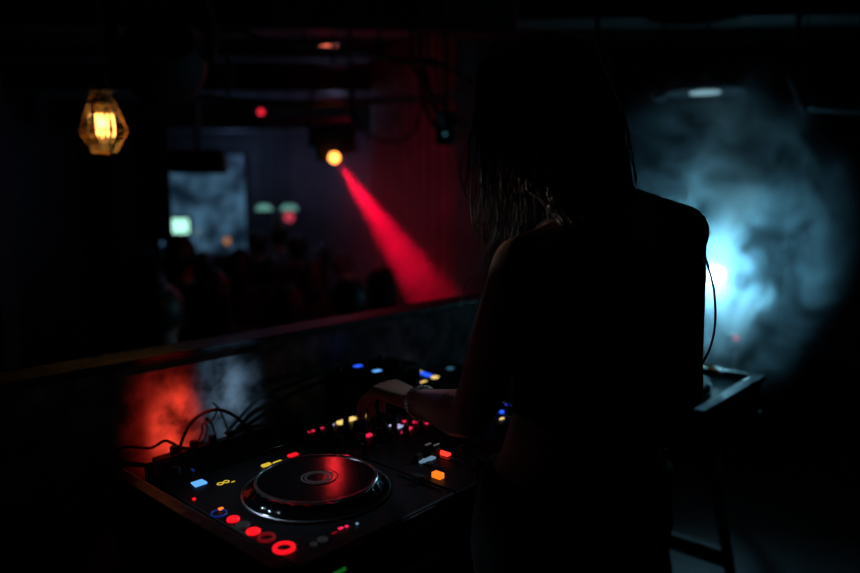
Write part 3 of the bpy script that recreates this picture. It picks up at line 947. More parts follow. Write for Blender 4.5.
    for k, (off, r_, bead) in enumerate(((0.022, 0.0295, 0.0035), (0.030, 0.0305, 0.0030), (0.038, 0.0315, 0.0028))):
        for j in range(26):
            t = 2 * PI * j / 26
            bl.ball(LW + ax * off + (u * math.cos(t) + vv * math.sin(t)) * r_ - origin, bead, 8, 6)
    bl.build('bead_bracelets', M['chrome'], root, label='metal bead bracelets')

    # hair: cap plus strands
    mb = MB()
    mb.ball(Hc + Hu * 0.024 - F * 0.022, (0.082, 0.096, 0.088), 28, 20, R3)
    mb.ball(Hc - Hu * 0.03 - F * 0.055, (0.074, 0.066, 0.090), 24, 16, R3)
    # mass hanging onto the back and shoulder
    MP = [Hc - F * 0.045 - Hu * 0.01, at(566, 150, 1.12), at(584, 186, 1.08), at(594, 222, 1.045), at(600, 262, 1.02)]
    MR = [0.082, 0.072, 0.056, 0.036, 0.016]
    mb.capsule(MP, MR)
    mb.capsule([at(580, 150, 1.14), at(604, 176, 1.13), at(628, 196, 1.12)], [0.055, 0.036, 0.016])
    # keep the face clear
    mb.v = [v - origin for v in mb.v]
    hr = fuse(mb, 'hair', M['hair'], root, 0.006, 4)
    rnd = random.Random(3)
    st = MB()

    def strand(pts, r, wav=0.0, k=5):
        pp = catmull(pts, k)
        n = len(pp)
        ph = rnd.uniform(0, 6)
        fr = rnd.uniform(0.45, 0.8)
        out = []
        for i, p in enumerate(pp):
            t = i / (n - 1)
            out.append(p + V((math.sin(i * fr + ph), math.cos(i * fr * 0.8 + ph), 0)) * wav * min(1, t * 1.6) - origin)
        st.tube(out, [r * (1 - 0.75 * (i / (n - 1)) ** 1.5) for i in range(n)], 5)

    # dense strands over skull and falling
    for i in range(260):
        th = rnd.uniform(-PI, PI)
        # root near the parting on the crown
        e = rnd.uniform(0.15, 1.0)
        side = math.cos(th)
        fw = math.sin(th)
        if fw > 0.55:
            continue
        pts = []
        for ph in (0.25, 0.65, 1.1, 1.55):
            rr = math.sin(min(ph, PI / 2))
            pts.append(Hc + Hu * (0.024 + 0.092 * math.cos(ph)) - F * 0.022 + Hr * side * 0.088 * rr * 1.02 + F * fw * 0.102 * rr)
        p = pts[-1]
        outx = V((p.x - Hc.x, p.y - Hc.y, 0))
        outx = outx.normalized() if outx.length > 0 else outx
        fall = rnd.uniform(0.10, 0.24)
        spread = rnd.uniform(-0.004, 0.036)
        pts.append(p + outx * spread * 0.5 - V((0, 0, fall * 0.35)))
        pts.append(p + outx * spread * 1.0 - V((0, 0, fall * 0.7)))
        pts.append(p + outx * spread * 1.3 + V((rnd.uniform(-.012, .012), rnd.uniform(-.012, .012), -fall)))
        strand(pts, rnd.uniform(0.0014, 0.003), rnd.uniform(0.001, 0.005))
    # strands running down the hanging mass
    mpc, mrc = catmull(MP, 4), []
    for q in range(4):
        mrc += [MR[q] + (MR[q + 1] - MR[q]) * g / 4 for g in range(4)]
    mrc.append(MR[-1])
    for i in range(420):
        an = rnd.uniform(-PI, PI)
        sd = Hr * math.cos(an) - F * math.sin(an)
        pts = [Hc + Hu * rnd.uniform(0.105, 0.113) - F * rnd.uniform(0.0, 0.05) + Hr * math.cos(an) * 0.03]
        pts.append(Hc + Hu * 0.06 - F * 0.03 + V((sd.x, sd.y, sd.z)) * 0.082)
        ext = rnd.uniform(1.0, 1.10)
        end = rnd.choice((10, 13, 16, 16))
        for q in range(2, end + 1, 3):
            ax_ = (mpc[min(q + 1, 16)] - mpc[q - 1]).normalized()
            sp = (sd - ax_ * sd.dot(ax_)).normalized()
            pts.append(mpc[q] + sp * (mrc[q] * ext + 0.003) + V((rnd.uniform(-.003, .003),) * 3))
        pts.append(pts[-1] + V((rnd.uniform(-.012, .014), rnd.uniform(-.01, .0), -rnd.uniform(0.01, 0.05))))
        strand(pts, rnd.uniform(0.0014, 0.003), rnd.uniform(0.001, 0.004))
    # strands over the right shoulder / back
    for i in range(90):
        s0 = Hc + Hr * rnd.uniform(-0.02, 0.085) - F * rnd.uniform(0.04, 0.115) + Hu * rnd.uniform(-0.02, 0.07)
        e0 = at(rnd.uniform(585, 634), rnd.uniform(168, 192), rnd.uniform(1.08, 1.16))
        m0 = (s0 + e0) / 2 + V((rnd.uniform(0.0, 0.022), rnd.uniform(-0.02, 0.02), rnd.uniform(0.0, 0.012)))
        strand([s0, m0, e0, e0 + V((rnd.uniform(-0.01, 0.012), rnd.uniform(-0.02, 0.01), -rnd.uniform(0.01, 0.05)))], rnd.uniform(0.0012, 0.0028), rnd.uniform(0.002, 0.006))
    # front strands at the left, falling past the face and the shoulder
    for i in range(84):
        t = rnd.random()
        x0 = 474 + 38 * t
        s0 = at(x0 + rnd.uniform(0, 12), 92 + rnd.uniform(-25, 30), 1.10 + 0.12 * rnd.random())
        x1 = 473 + 55 * t + rnd.uniform(-4, 4)
        x2 = 472 + 62 * t + rnd.uniform(-6, 6)
        x3 = 486 + 46 * t + rnd.uniform(-7, 7)
        yend = 215 + rnd.uniform(0, 55) * (1 - t * 0.6)
        Y = 1.10 + rnd.uniform(-0.03, 0.06)
        strand([s0, at(x1, 130 + rnd.uniform(-8, 8), Y), at(x2, 172, Y), at(x3, yend, Y)], rnd.uniform(0.0008, 0.0021), rnd.uniform(0.002, 0.005))
    F_ = [
        [(474, 128), (464, 150), (459, 170), (464, 192), (474, 206), (480, 232), (484, 250)],
        [(472, 120), (472, 160), (471, 200), (474, 230), (486, 250), (490, 268), (483, 290)],
        [(500, 205), (496, 235), (486, 256), (478, 272), (466, 283), (463, 297), (466, 312)],
        [(497, 200), (498, 232), (488, 252), (477, 270), (475, 286), (481, 300)],
        [(482, 190), (478, 215), (482, 232), (486, 248), (484, 262)],
        [(490, 180), (496, 200), (505, 215), (509, 226)],
        [(512, 185), (506, 205), (498, 222), (490, 244), (480, 262)],
        [(478, 150), (482, 180), (476, 205), (476, 228), (486, 246), (482, 266), (470, 280)],
        [(493, 168), (490, 196), (484, 218), (489, 240), (484, 258)],
    ]
    for f in F_:
        strand([at(x, y, 1.09) for x, y in f], 0.0012, 0.0, 6)
        strand([at(x + rnd.uniform(-2, 2), y, 1.10) for x, y in f], 0.0008, 0.001, 6)
    # flyaways on top and right edge
    for i in range(46):
        g = rnd.uniform(0, 1)
        cx, cy = (538 + 72 * g, 42 + 95 * g * g)
        s0 = at(cx - 6, cy + 8, 1.16)
        strand([s0, at(cx + rnd.uniform(-2, 5), cy - rnd.uniform(0, 4), 1.16), at(cx + rnd.uniform(6, 16), cy + rnd.uniform(4, 12), 1.15), at(cx + rnd.uniform(8, 20), cy + rnd.uniform(16, 30), 1.15)], 0.0006, 0.001)
    o = st.build('strands', M['hair'], hr)
    # headphones over the hair
    hp = thing('headphones', 'black over-ear headphones worn on the DJ, cable hanging at her side', 'headphones', Hc)
    band = []
    for k in range(25):
        t = PI * k / 24
        band.append(Hr * (0.104 * math.cos(t)) + Hu * (0.122 * math.sin(t) - 0.005) + F * 0.022)
    rg = []
    for k, p in enumerate(band):
        t = PI * k / 24
        nn = (Hr * math.cos(t) + Hu * math.sin(t))
        rg.append([p + nn * 0.005 * math.cos(q * PI / 4) + F * 0.014 * math.sin(q * PI / 4) for q in range(8)])
    MB().rings(rg).build('headband', M['gloss'], hp)
    for s in (-1, 1):
        c0 = Hr * 0.100 * s - Hu * 0.016 + F * 0.012
        cup = MB()
        prof = [(0.001, 0.012), (0.030, 0.012), (0.038, 0.006), (0.038, -0.008), (0.030, -0.012), (0.001, -0.012)]
        rg = []
        for rr, h in prof:
            rg.append([c0 + Hr * s * h + (F * math.cos(2 * PI * j / 24) + Hu * math.sin(2 * PI * j / 24)) * rr for j in range(24)])
        cup.rings(rg).build('ear_cup', M['black'], hp)
        MB().tube([Hr * 0.086 * s + (F * math.cos(2 * PI * j / 20) + Hu * math.sin(2 * PI * j / 20)) * 0.030 - Hu * 0.016 + F * 0.012 for j in range(21)], 0.010, 8).build('ear_pad', M['rubber'], hp)
    cp = [(640, 150, 1.19), (668, 205, 1.26), (700, 240, 1.27), (712, 280, 1.265), (715, 302, 1.265), (715, 325, 1.265), (711, 345, 1.262), (703, 362, 1.26), (690, 380, 1.27)]
    cw = [at(x, y, Y) - Hc for x, y, Y in cp[2:]]
    MB().tube(catmull(cw, 8), 0.0022, 8).build('cord', M['rubber'], hp)
    return root

woman()


def crowd_kind(name_i, hairstyle, shirt, rnd):
    """a standing listener seen from behind, 1.72 m; head centre 1.60 m"""
    r = thing('person', 'x', 'person')
    mb = MB()
    X, Y = V((1, 0, 0)), V((0, 1, 0))
    sh = rnd.uniform(0.19, 0.215)
    mb.rings([ell(V((0, 0, z)), X, Y, a, b, 20) for z, a, b in ((0.86, .15, .11), (0.93, .17, .12), (1.05, .15, .105), (1.2, .165, .115), (1.32, .18, .115), (1.40, .16, .09), (1.45, .09, .06))])
    mb.capsule([V((0, 0, 1.42)), V((0, 0.01, 1.53))], [0.058, 0.052], 12)
    mb.ball((0, 0.01, 1.61), (0.076, 0.096, 0.112), 18, 12)
    mb.ball((0, 0.10, 1.59), (0.014, 0.018, 0.018), 8, 6)
    mb.ball((0, 0.05, 1.53), (0.05, 0.055, 0.035), 12, 8)
    for s in (-1, 1):
        mb.ball((0.077 * s, 0.0, 1.60), (0.01, 0.02, 0.03), 8, 6)
        ar = [V((s * sh, 0, 1.39)), V((s * (sh + 0.05), -0.01, 1.12)), V((s * (sh + 0.02), 0.10, 0.90))]
        mb.capsule([ar[0], ar[1]], [0.052, 0.040], 10)
        mb.capsule([ar[1], ar[2]], [0.040, 0.028], 10)
        hd = ar[2]
        mb.capsule([hd, hd + V((0, 0.03, -0.08))], [0.026, 0.03], 8)
        for q in (-0.021, -0.007, 0.007, 0.021):
            mb.capsule([hd + V((0, 0.03 + q, -0.09)), hd + V((0, 0.035 + q, -0.15)), hd + V((-s * 0.01, 0.045 + q, -0.175))], [0.008, 0.007, 0.006], 6)
        mb.capsule([hd + V((0, 0.05, -0.04)), hd + V((0, 0.085, -0.09))], [0.011, 0.008], 6)
        mb.capsule([V((s * 0.085, 0, 0.9)), V((s * 0.1, 0.01, 0.48)), V((s * 0.11, -0.02, 0.08))], [0.09, 0.055, 0.038], 12)
        mb.capsule([V((s * 0.11, -0.03, 0.045)), V((s * 0.12, 0.14, 0.035))], [0.04, 0.032], 8)
    fuse(mb, 'body', M['skin'], r, 0.016, 3)
    mb = MB()
    mb.rings([ell(V((0, 0, z)), X, Y, a, b, 20) for z, a, b in ((0.90, .185, .135), (1.05, .17, .125), (1.2, .18, .13), (1.32, .195, .13), (1.41, .165, .10), (1.46, .09, .07))])
    for s in (-1, 1):
        mb.capsule([V((s * (sh - 0.01), 0, 1.39)), V((s * (sh + 0.035), -0.005, 1.18))], [0.066, 0.060], 10)
    fuse(mb, 'shirt', shirt, r, 0.018, 3)
    mb = MB()
    mb.rings([ell(V((0, 0, z)), X, Y, a, b, 20) for z, a, b in ((0.82, .16, .12), (0.93, .185, .132), (1.0, .175, .125))])
    for s in (-1, 1):
        mb.capsule([V((s * 0.085, 0, 0.88)), V((s * 0.1, 0.01, 0.48)), V((s * 0.11, -0.02, 0.12))], [0.105, 0.075, 0.06], 10)
    fuse(mb, 'trousers', M['trousers'], r, 0.02, 3)
    mb = MB()
    mb.ball((0, -0.006, 1.635), (0.092, 0.108, 0.112), 18, 12)
    if hairstyle == 'long':
        mb.capsule([V((0, -0.06, 1.62)), V((0, -0.085, 1.48)), V((0, -0.11, 1.32))], [0.085, 0.085, 0.06], 12)
        for s in (-1, 1):
            mb.capsule([V((0.07 * s, -0.01, 1.6)), V((0.08 * s, -0.03, 1.42))], [0.035, 0.025], 8)
    elif hairstyle == 'bob':
        mb.capsule([V((0, -0.04, 1.6)), V((0, -0.05, 1.52))], [0.098, 0.09], 12)
    elif hairstyle == 'bun':
        mb.ball((0, -0.07, 1.76), 0.045, 12, 8)
    fuse(mb, 'hair', M['darkhair'], r, 0.012, 2)
    return r


def copy_tree(root):
    r = root.copy()
    C.objects.link(r)
    for ch in root.children:
        c = ch.copy()
        C.objects.link(c)
        c.parent = r
    return r


rc = random.Random(5)
kinds = {'short': crowd_kind(0, 'short', M['shirt'], rc), 'long': crowd_kind(1, 'long', M['shirt2'], rc),
         'bob': crowd_kind(2, 'bob', M['shirt'], rc), 'bun': crowd_kind(3, 'bun', M['shirt2'], rc)}
CROWD = [  # head px, py, metres, kind, label
    (381, 285, 4.0, 'bob', 'person with rounded dark hair at the right end of the crowd under the red beam'),
    (349, 300, 3.4, 'short', 'large close silhouette of a short-haired person beside the right-hand crowd end'),
    (343, 266, 5.5, 'short', 'short-haired person standing alone behind the two nearest right-hand heads'),
    (314, 275, 4.9, 'bob', 'person with bobbed hair in the middle of the crowd, below the coral light'),
    (297, 248, 6.2, 'short', 'taller short-haired person straight under the coral light'),
    (279, 234, 7.1, 'bun', 'small far person with a hair bun between the two mint lamps'),
    (272, 270, 5.55, 'long', 'long-haired person in the crowd centre, below the orange lamp'),
    (258, 244, 6.7, 'short', 'short-haired person right of the orange lamp'),
    (241, 264, 5.1, 'bob', 'person with bobbed hair directly under the orange lamp'),
    (213, 292, 3.55, 'long', 'long-haired person close to the rail, left half of the crowd'),
    (181, 255, 4.4, 'short', 'tall short-haired person in front of the bright monitor'),
    (163, 312, 2.95, 'bun', 'person with hair bun and faintly lit shoulder near the speaker stand'),
    (322, 256, 6.8, 'long', 'far long-haired person before the partition wall'),
    (290, 304, 4.1, 'long', 'long-haired person nearest the rail in mid crowd'),
    (408, 297, 4.6, 'short', 'half-hidden short-haired person at the foot of the red wall'),
    (204, 262, 6.6, 'bob', 'far person with bobbed hair near the pale bar lights'),
]
first = set()
for px, py, Y, k, lb in CROWD:
    src = kinds[k]
    if k in first:
        o = copy_tree(src)
    else:
        o = src
        first.add(k)
    h = at(px, py, Y)
    sc = max(0.86, min(1.10, (h.z - FLZ) / 1.62))
    o.location = (h.x, Y, FLZ)
    o.scale = (sc, sc, sc)
    o.rotation_euler = (0, 0, rc.uniform(-0.5, 0.5))
    tag(o, lb, 'person', 'crowd on the dance floor')

# ------------------------------------------------------------------ hanging lamps and stage gear
# amber filament lantern
r = thing('pendant_lamp', 'glowing amber filament bulb in a faceted wire and glass lantern', 'lamp', BULB_P)
fr = [(0.028, 0.100), (0.036, 0.092), (0.070, 0.0), (0.034, -0.092), (0.030, -0.096)]
fr = [(0.034, 0.078), (0.066, -0.018), (0.034, -0.082)]
NS = 6
pts = [[V((rr * math.cos(2 * PI * j / NS + 0.3), rr * math.sin(2 * PI * j / NS + 0.3), z)) for j in range(NS)] for rr, z in fr]
mb = MB()
for row in pts:
    for j in range(NS):
        mb.cyl(row[j], row[(j + 1) % NS], 0.0013, n=6)
for j in range(NS):
    mb.cyl(pts[0][j], pts[1][j], 0.0016, n=6)
    mb.cyl(pts[1][j], pts[2][j], 0.0016, n=6)
mb.build('wire_cage', M['cagewire'], r)
MB().rings(pts, caps=False).build('lantern_panes', M['glass'], r, smooth=False)
MB().lathe([(0.012, 0.060), (0.016, 0.045), (0.0235, 0.020), (0.026, -0.01), (0.022, -0.034), (0.010, -0.046), (0.001, -0.048)], (0, 0, 0), 24).build('bulb', M['bulbglass'], r)
mb = MB()
fp = []
for j in range(6):
    t = 2 * PI * j / 6
    x, y = 0.0125 * math.cos(t), 0.0125 * math.sin(t)
    mb.cyl((x, y, 0.026), (x * 0.9, y * 0.9, -0.026), 0.0024, n=6)
mb.build('filament', M['core'], r)
MB().lathe([(0.018, 0.058), (0.020, 0.09), (0.038, 0.094), (0.040, 0.100), (0.024, 0.112), (0.020, 0.150), (0.006, 0.160)], (0, 0, 0), 24).build('socket', M['paint'], r)
MB().cyl((0, 0, 0.155), (0, 0, 2.56 - BULB_P.z), 0.004, n=8).build('cord', M['rubber'], r)

# red spot
r = thing('stage_spotlight', 'black stage spotlight with orange-red lens throwing a red beam', 'spotlight', RED_P)
dv = (RED_T - RED_P).normalized()
q = V((-0.35, 0.55, -0.0))
ax = (V((0.15, -0.62, -0.55))).normalized()           # housing axis, lens corner turned down to us
R3 = ax.to_track_quat('Z', 'Y').to_matrix()
hc = V((-0.03, 0.10, 0.105))
mb = MB()
mb.v = []
mb.box((0, 0, 0), (0.25, 0.20, 0.17))
Rb = Euler((math.radians(12), math.radians(-8), math.radians(22))).to_matrix()
Rb = Matrix.Rotation(math.radians(-14), 3, 'Y') @ Matrix.Rotation(math.radians(10), 3, 'X') @ Matrix.Rotation(math.radians(15), 3, 'Z')
mb.v = [hc + Rb @ v for v in mb.v]
mb.build('housing', M['paint'], r, 0.012)
mb = MB()
for k in range(5):
    m2 = MB().box((0, -0.08 + 0.035 * k, 0.09), (0.20, 0.008, 0.012))
    mb.add([hc + Rb @ v for v in m2.v], m2.f)
mb.build('cooling_fins', M['paint'], r)
# lens at the lower front
def disc_dir(c, dirv, rad, depth, n=28):
    dirv = dirv.normalized()
    u = dirv.orthogonal().normalized()
    v = dirv.cross(u)
    rg = []
    for rr, h in ((rad, -depth), (rad, 0), (rad * 0.6, depth * 0.25), (0.001, depth * 0.35)):
        rg.append([c + dirv * h + (u * math.cos(2 * PI * j / n) + v * math.sin(2 * PI * j / n)) * rr for j in range(n)])
    return MB().rings(rg)
lensdir = V((0.45, -0.80, -0.45))
disc_dir(V((0.0, -0.015, 0.0)), lensdir, 0.030, 0.02).build('lens', M['redlens'], r, label='glowing orange-red lens')
disc_dir(V((-0.01, 0.02, 0.008)), lensdir, 0.042, 0.06).build('barrel', M['paint'], r)
# yoke
top = V((-0.02, 0.12, 0.56))
mb = MB()
mb.tube([hc + Rb @ V((-0.14, 0, 0)), hc + V((-0.135, 0, 0.16)), hc + V((-0.095, 0, 0.40)), top + V((-0.06, 0, 0))], 0.013, 6)
mb.tube([hc + Rb @ V((0.14, 0, 0)), hc + V((0.135, 0, 0.16)), hc + V((0.115, 0, 0.40)), top + V((0.11, 0, 0))], 0.013, 6)
mb.box(top + V((0.02, 0, 0)), (0.24, 0.04, 0.02))
mb.build('yoke', M['paint'], r)
MB().cyl(top, V((-0.02, 0.12, 2.56 - RED_P.z)), 0.014, n=10).build('hanger_pole', M['paint'], r)

# white backlight
r = thing('backlight_lamp', 'dazzling white stage lamp glowing through cyan smoke', 'spotlight', BLUE_P)
fdir = V((-0.38, -0.92, 0.05)).normalized()
disc_dir(V((0, 0, 0)), fdir, 0.034, 0.02).build('lens', M['bluelens'], r, label='dazzling white lens')
u = fdir.orthogonal().normalized()
v_ = fdir.cross(u)
rg = [[fdir * h + (u * math.cos(2 * PI * j / 24) + v_ * math.sin(2 * PI * j / 24)) * rr for j in range(24)] for rr, h in ((0.036, 0.0), (0.045, 0.01), (0.050, -0.01), (0.052, -0.14), (0.035, -0.18), (0.01, -0.19))]
MB().rings(rg).build('housing', M['paint'], r)
mb = MB().cyl((0.04, 0.09, -0.055), (0.04, 0.09, -1.02), 0.014, n=10)
mb.build('stand_pole', M['paint'], r)
for k in range(3):
    t = 2 * PI * k / 3 + 0.4
    MB().cyl((0.04, 0.09, -0.70), (0.04 + 0.3 * math.cos(t), 0.09 + 0.3 * math.sin(t), -1.03), 0.009, n=8).build('leg', M['paint'], r)

# raised stage under the backlight so the stand has a floor at booth level
tag(MB().box((2.6, 3.9, FLZ + 0.325 - 0.02), (3.4, 2.6, 0.61)).build('stage_riser', M['floor'], None, 0.01), 'low black stage riser under the dazzling lamp', 'stage')

# ceiling dish lamp catching the light
dp = at(705, 92, 3.2)
r = thing('ceiling_dish_lamp', 'shallow metal dish lamp under the ceiling catching pale light', 'lamp', dp)
MB().lathe([(0.015, 0.05), (0.06, 0.035), (0.13, 0.012), (0.165, 0.0), (0.168, -0.004), (0.160, -0.003), (0.12, 0.006), (0.05, 0.022), (0.014, 0.03)], (0, 0, 0), 48, closed=True).build('shade', M['alu'], r)
MB().lathe([(0.016, 0.08), (0.022, 0.05), (0.022, 0.03), (0.010, 0.025)], (0, 0, 0), 20).build('bulb', M['chrome'], r)
MB().lathe([(0.001, -0.006), (0.065, -0.006), (0.065, 0.0), (0.001, 0.0)], (0, 0, 0), 32).build('glint', M['dishglint'], r, label='faintly glowing disc painting the pale diffuser')  # glowing disc painted in for the reflection under the dish
MB().cyl((0, 0, 0.06), (0, 0, 2.56 - dp.z), 0.006, n=8).build('stem', M['paint'], r)
sp = at(660, 97, 3.1)
r = thing('smoke_detector', 'small pale round detector left of the dish lamp', 'detector', sp)
MB().lathe([(0.035, 0.02), (0.035, 0.0), (0.026, -0.012), (0.001, -0.014)], (0, 0, 0), 20).build('detector_body', M['pipe'], r)
MB().cyl((0, 0, 0.018), (0, 0, 2.56 - sp.z), 0.005, n=8).build('stem', M['paint'], r)

# small lights
def led(px, py, Y, mat, name, label, cat, r0=0.028, group=None):
    p = at(px, py, Y)
    r = thing(name, label, cat, p, 0, group)
    disc_dir(V((0, 0, 0)), V((0, 0, CAMH)) - p, r0, r0 * 0.5, 20).build('lens', mat, r)
    disc_dir((p - V((0, 0, CAMH))).normalized() * r0 * 0.6, V((0, 0, CAMH)) - p, r0 * 1.35, r0 * 1.2, 16).build('housing', M['paint'], r)
    return r, p

r, p = led(261, 112, 5.0, M['redled'], 'indicator_lamp', 'small round red light high up, left of the red spotlight', 'light', 0.020)
MB().cyl((0, 0.03, 0), (0, 0.03, 2.52 - p.z), 0.006, n=6).build('stem', M['paint'], r)
r, p = led(736, 338, 3.1, M['pinkled'], 'indicator_lamp', 'small round red light low down, right of the dazzling lamp', 'light', 0.011)
MB().box((0, 0.04, -0.03), (0.05, 0.05, 0.08)).build('box', M['paint'], r, 0.006)
MB().cyl((0, 0.04, -0.06), (0, 0.04, -0.04 - p.z), 0.012, n=8).build('post', M['paint'], r)
r, p = led(445, 134, 3.5, M['teal'], 'indicator_lamp', 'tiny teal light on the hanging cable bundle', 'light', 0.007)
MB().box((0.0, 0.05, 0.03), (0.10, 0.07, 0.16)).build('box', M['paint'], r, 0.006)
MB().cyl((0, 0.05, 0.1), (0, 0.05, 2.56 - p.z), 0.012, n=8).build('stem', M['paint'], r)
# salmon tube light
p = TUBE_P
r = thing('tube_light', 'short salmon red tube light under the ceiling beam', 'light', p)
MB().tube([(-0.050, 0, 0), (-0.036, 0, 0), (0.036, 0, 0), (0.050, 0, 0)], [0.008, 0.012, 0.012, 0.008], 12).build('tube', M['salmon'], r)
MB().box((0, 0.01, 0.024), (0.18, 0.05, 0.024)).build('bracket', M['pipe'], r, 0.003)
MB().cyl((0, 0.01, 0.025), (0, 0.01, 2.56 - p.z), 0.006, n=6).build('stem', M['paint'], r)

# big black moving head hanging in the upper left
p = at(163, 62, 2.6)
r = thing('moving_head_light', 'large unlit black moving-head lamp hanging beside the amber lantern', 'spotlight', p)
MB().lathe([(0.05, 0.13), (0.11, 0.11), (0.145, 0.05), (0.15, -0.02), (0.13, -0.09), (0.10, -0.125), (0.085, -0.13), (0.08, -0.11), (0.001, -0.11)], (0, 0, 0), 32, rot=(math.radians(50), math.radians(25), 0)).build('head', M['black'], r)
MB().tube(catmull([(-0.17, 0, 0.0), (-0.18, 0, 0.12), (-0.13, 0, 0.24), (0, 0, 0.28), (0.13, 0, 0.24), (0.18, 0, 0.12), (0.17, 0, 0.0)], 4), 0.022, 8).build('yoke', M['black'], r)
MB().box((0, 0, 0.33), (0.30, 0.24, 0.09)).build('base', M['black'], r, 0.015)
MB().cyl((0, 0, 0.36), (0, 0, 2.56 - p.z), 0.02, n=8).build('clamp', M['paint'], r) if 2.56 - p.z > 0.4 else None

# loudspeaker on a pole, far left
p = at(154, 182, 4.0)
r = thing('loudspeaker', 'tall black loudspeaker hanging left of the blue screen', 'loudspeaker', p, math.radians(20))
MB().box((0, 0, 0), (0.17, 0.20, 0.66)).build('cabinet', M['black'], r, 0.015)
for z in (-0.18, 0.0, 0.18):
    MB().lathe([(0.068, 0), (0.070, 0.008), (0.055, 0.004), (0.02, -0.004), (0.001, 0.006)], (0, -0.101, z), 24, rot=(PI / 2, 0, 0)).build('driver', M['rubber'], r)
sp_ = thing('speaker_pole', 'thin black pole holding up the tall loudspeaker', 'stand', (p.x, p.y, FLZ))
MB().cyl((0, 0, 0.02), (0, 0, p.z - 0.33 - FLZ), 0.018, n=10).build('pole', M['paint'], sp_)
for k in range(3):
    t = 2 * PI * k / 3
    MB().cyl((0, 0, 0.55), (0.35 * math.cos(t), 0.35 * math.sin(t), 0.012), 0.012, n=8).build('leg', M['paint'], sp_)

# projector box silhouette
p = at(198, 162, 5.0)
r = thing('projector', 'dark projector box hanging in front of the blue screen', 'projector', p, math.radians(10))
MB().box((0, 0, 0), (0.38, 0.32, 0.16)).build('projector_body', M['black'], r, 0.03)
MB().lathe([(0.045, 0), (0.045, 0.03), (0.03, 0.025), (0.001, 0.02)], (0.1, 0.16, 0), 20, rot=(-PI / 2, 0, 0)).build('lens', M['gloss'], r)
MB().cyl((0, 0, 0.07), (0, 0, 2.56 - p.z), 0.02, n=8).build('ceiling_mount', M['paint'], r)

# pipes and cable runs under the ceiling
def pipe(pts, r_, label, name='pipe', mat='pipe', cat='pipe'):
    r = thing(name, label, cat, pts[0])
    MB().tube([p - pts[0] for p in catmull(pts, 6)], r_, 10).build('tube', M[mat], r)
    for p in (pts[0] * 0.92 + pts[1] * 0.08, pts[-1] * 0.92 + pts[-2] * 0.08):
        MB().cyl(p - pts[0], V((p.x, p.y, 2.56)) - pts[0], 0.005, n=6).build('hanger_rod', M['paint'], r)
    return r
pipe([at(150, 92, 4.0), at(240, 100, 4.0), at(330, 103, 4.1), at(470, 96, 4.3)], 0.018, 'long straight pipe behind the red spotlight under the ceiling')
pipe([at(205, 118, 4.6), at(300, 121, 4.6), at(350, 119, 4.6)], 0.016, 'short lower pipe left of the red spotlight')
pipe([at(800, 104, 3.0), at(830, 107, 3.0), at(880, 109, 3.0), at(960, 108, 3.0)], 0.022, 'pale pipe high at the right side')
pipe([at(300, 47, 3.05), at(345, 51, 3.05), at(390, 58, 3.1), at(440, 66, 3.1)], 0.010, 'thin pipe running past the salmon tube light')
def wire(pts, r_, label):
    pp = [at(*p) for p in pts]
    return cable([V((pp[0].x, pp[0].y, 2.56))] + pp, r_, label, 'hanging_cable')
wire([(420, 50, 3.4), (426, 80, 3.4), (434, 105, 3.4), (442, 126, 3.45)], 0.014, 'thickest cable of the hanging bundle')
wire([(428, 48, 3.4), (437, 70, 3.4), (440, 95, 3.4), (446, 112, 3.4), (458, 122, 3.4), (474, 126, 3.4)], 0.008, 'hanging cable curving right towards the headphones')
wire([(412, 55, 3.4), (420, 78, 3.4), (424, 100, 3.4), (430, 118, 3.4), (438, 130, 3.4)], 0.010, 'left cable of the hanging bundle')
wire([(352, 112, 3.9), (366, 132, 3.9), (382, 141, 3.9), (402, 140, 3.9), (415, 128, 3.9), (424, 100, 3.8)], 0.008, 'slack cable sagging right of the red spotlight')
wire([(205, 22, 2.9), (240, 30, 2.9), (270, 42, 2.9), (300, 45, 2.95), (340, 40, 3.0)], 0.010, 'loose cable along the ceiling beam left of the tube light')
wire([(150, 10, 2.8), (185, 22, 2.8), (215, 40, 2.8), (232, 70, 2.8), (228, 95, 2.8)], 0.009, 'black cable hanging beside the moving head lamp')
wire([(380, 42, 3.1), (400, 62, 3.1), (430, 60, 3.1), (462, 76, 3.1), (474, 84, 3.1)], 0.008, 'black cable crossing behind the bundle to the head')
wire([(796, 55, 3.0), (790, 75, 3.0), (798, 95, 3.0), (804, 112, 3.0), (800, 92, 3.02)], 0.012, 'short grey-looking cable knot hanging at the far right')
p = at(596, 72, 2.6)
r = thing('wall_speaker', 'small grey box speaker glimpsed past the right side of the head', 'loudspeaker', p, math.radians(-15))
MB().box((0, 0, 0), (0.10, 0.08, 0.14)).build('cabinet', M['pipe'], r, 0.012)
MB().lathe([(0.035, 0), (0.03, -0.004), (0.001, -0.01)], (0, -0.041, -0.02), 20, rot=(PI / 2, 0, 0)).build('driver', M['rubber'], r)
MB().cyl((0, 0, 0.06), (0, 0, 2.56 - p.z), 0.01, n=8).build('bracket', M['paint'], r)

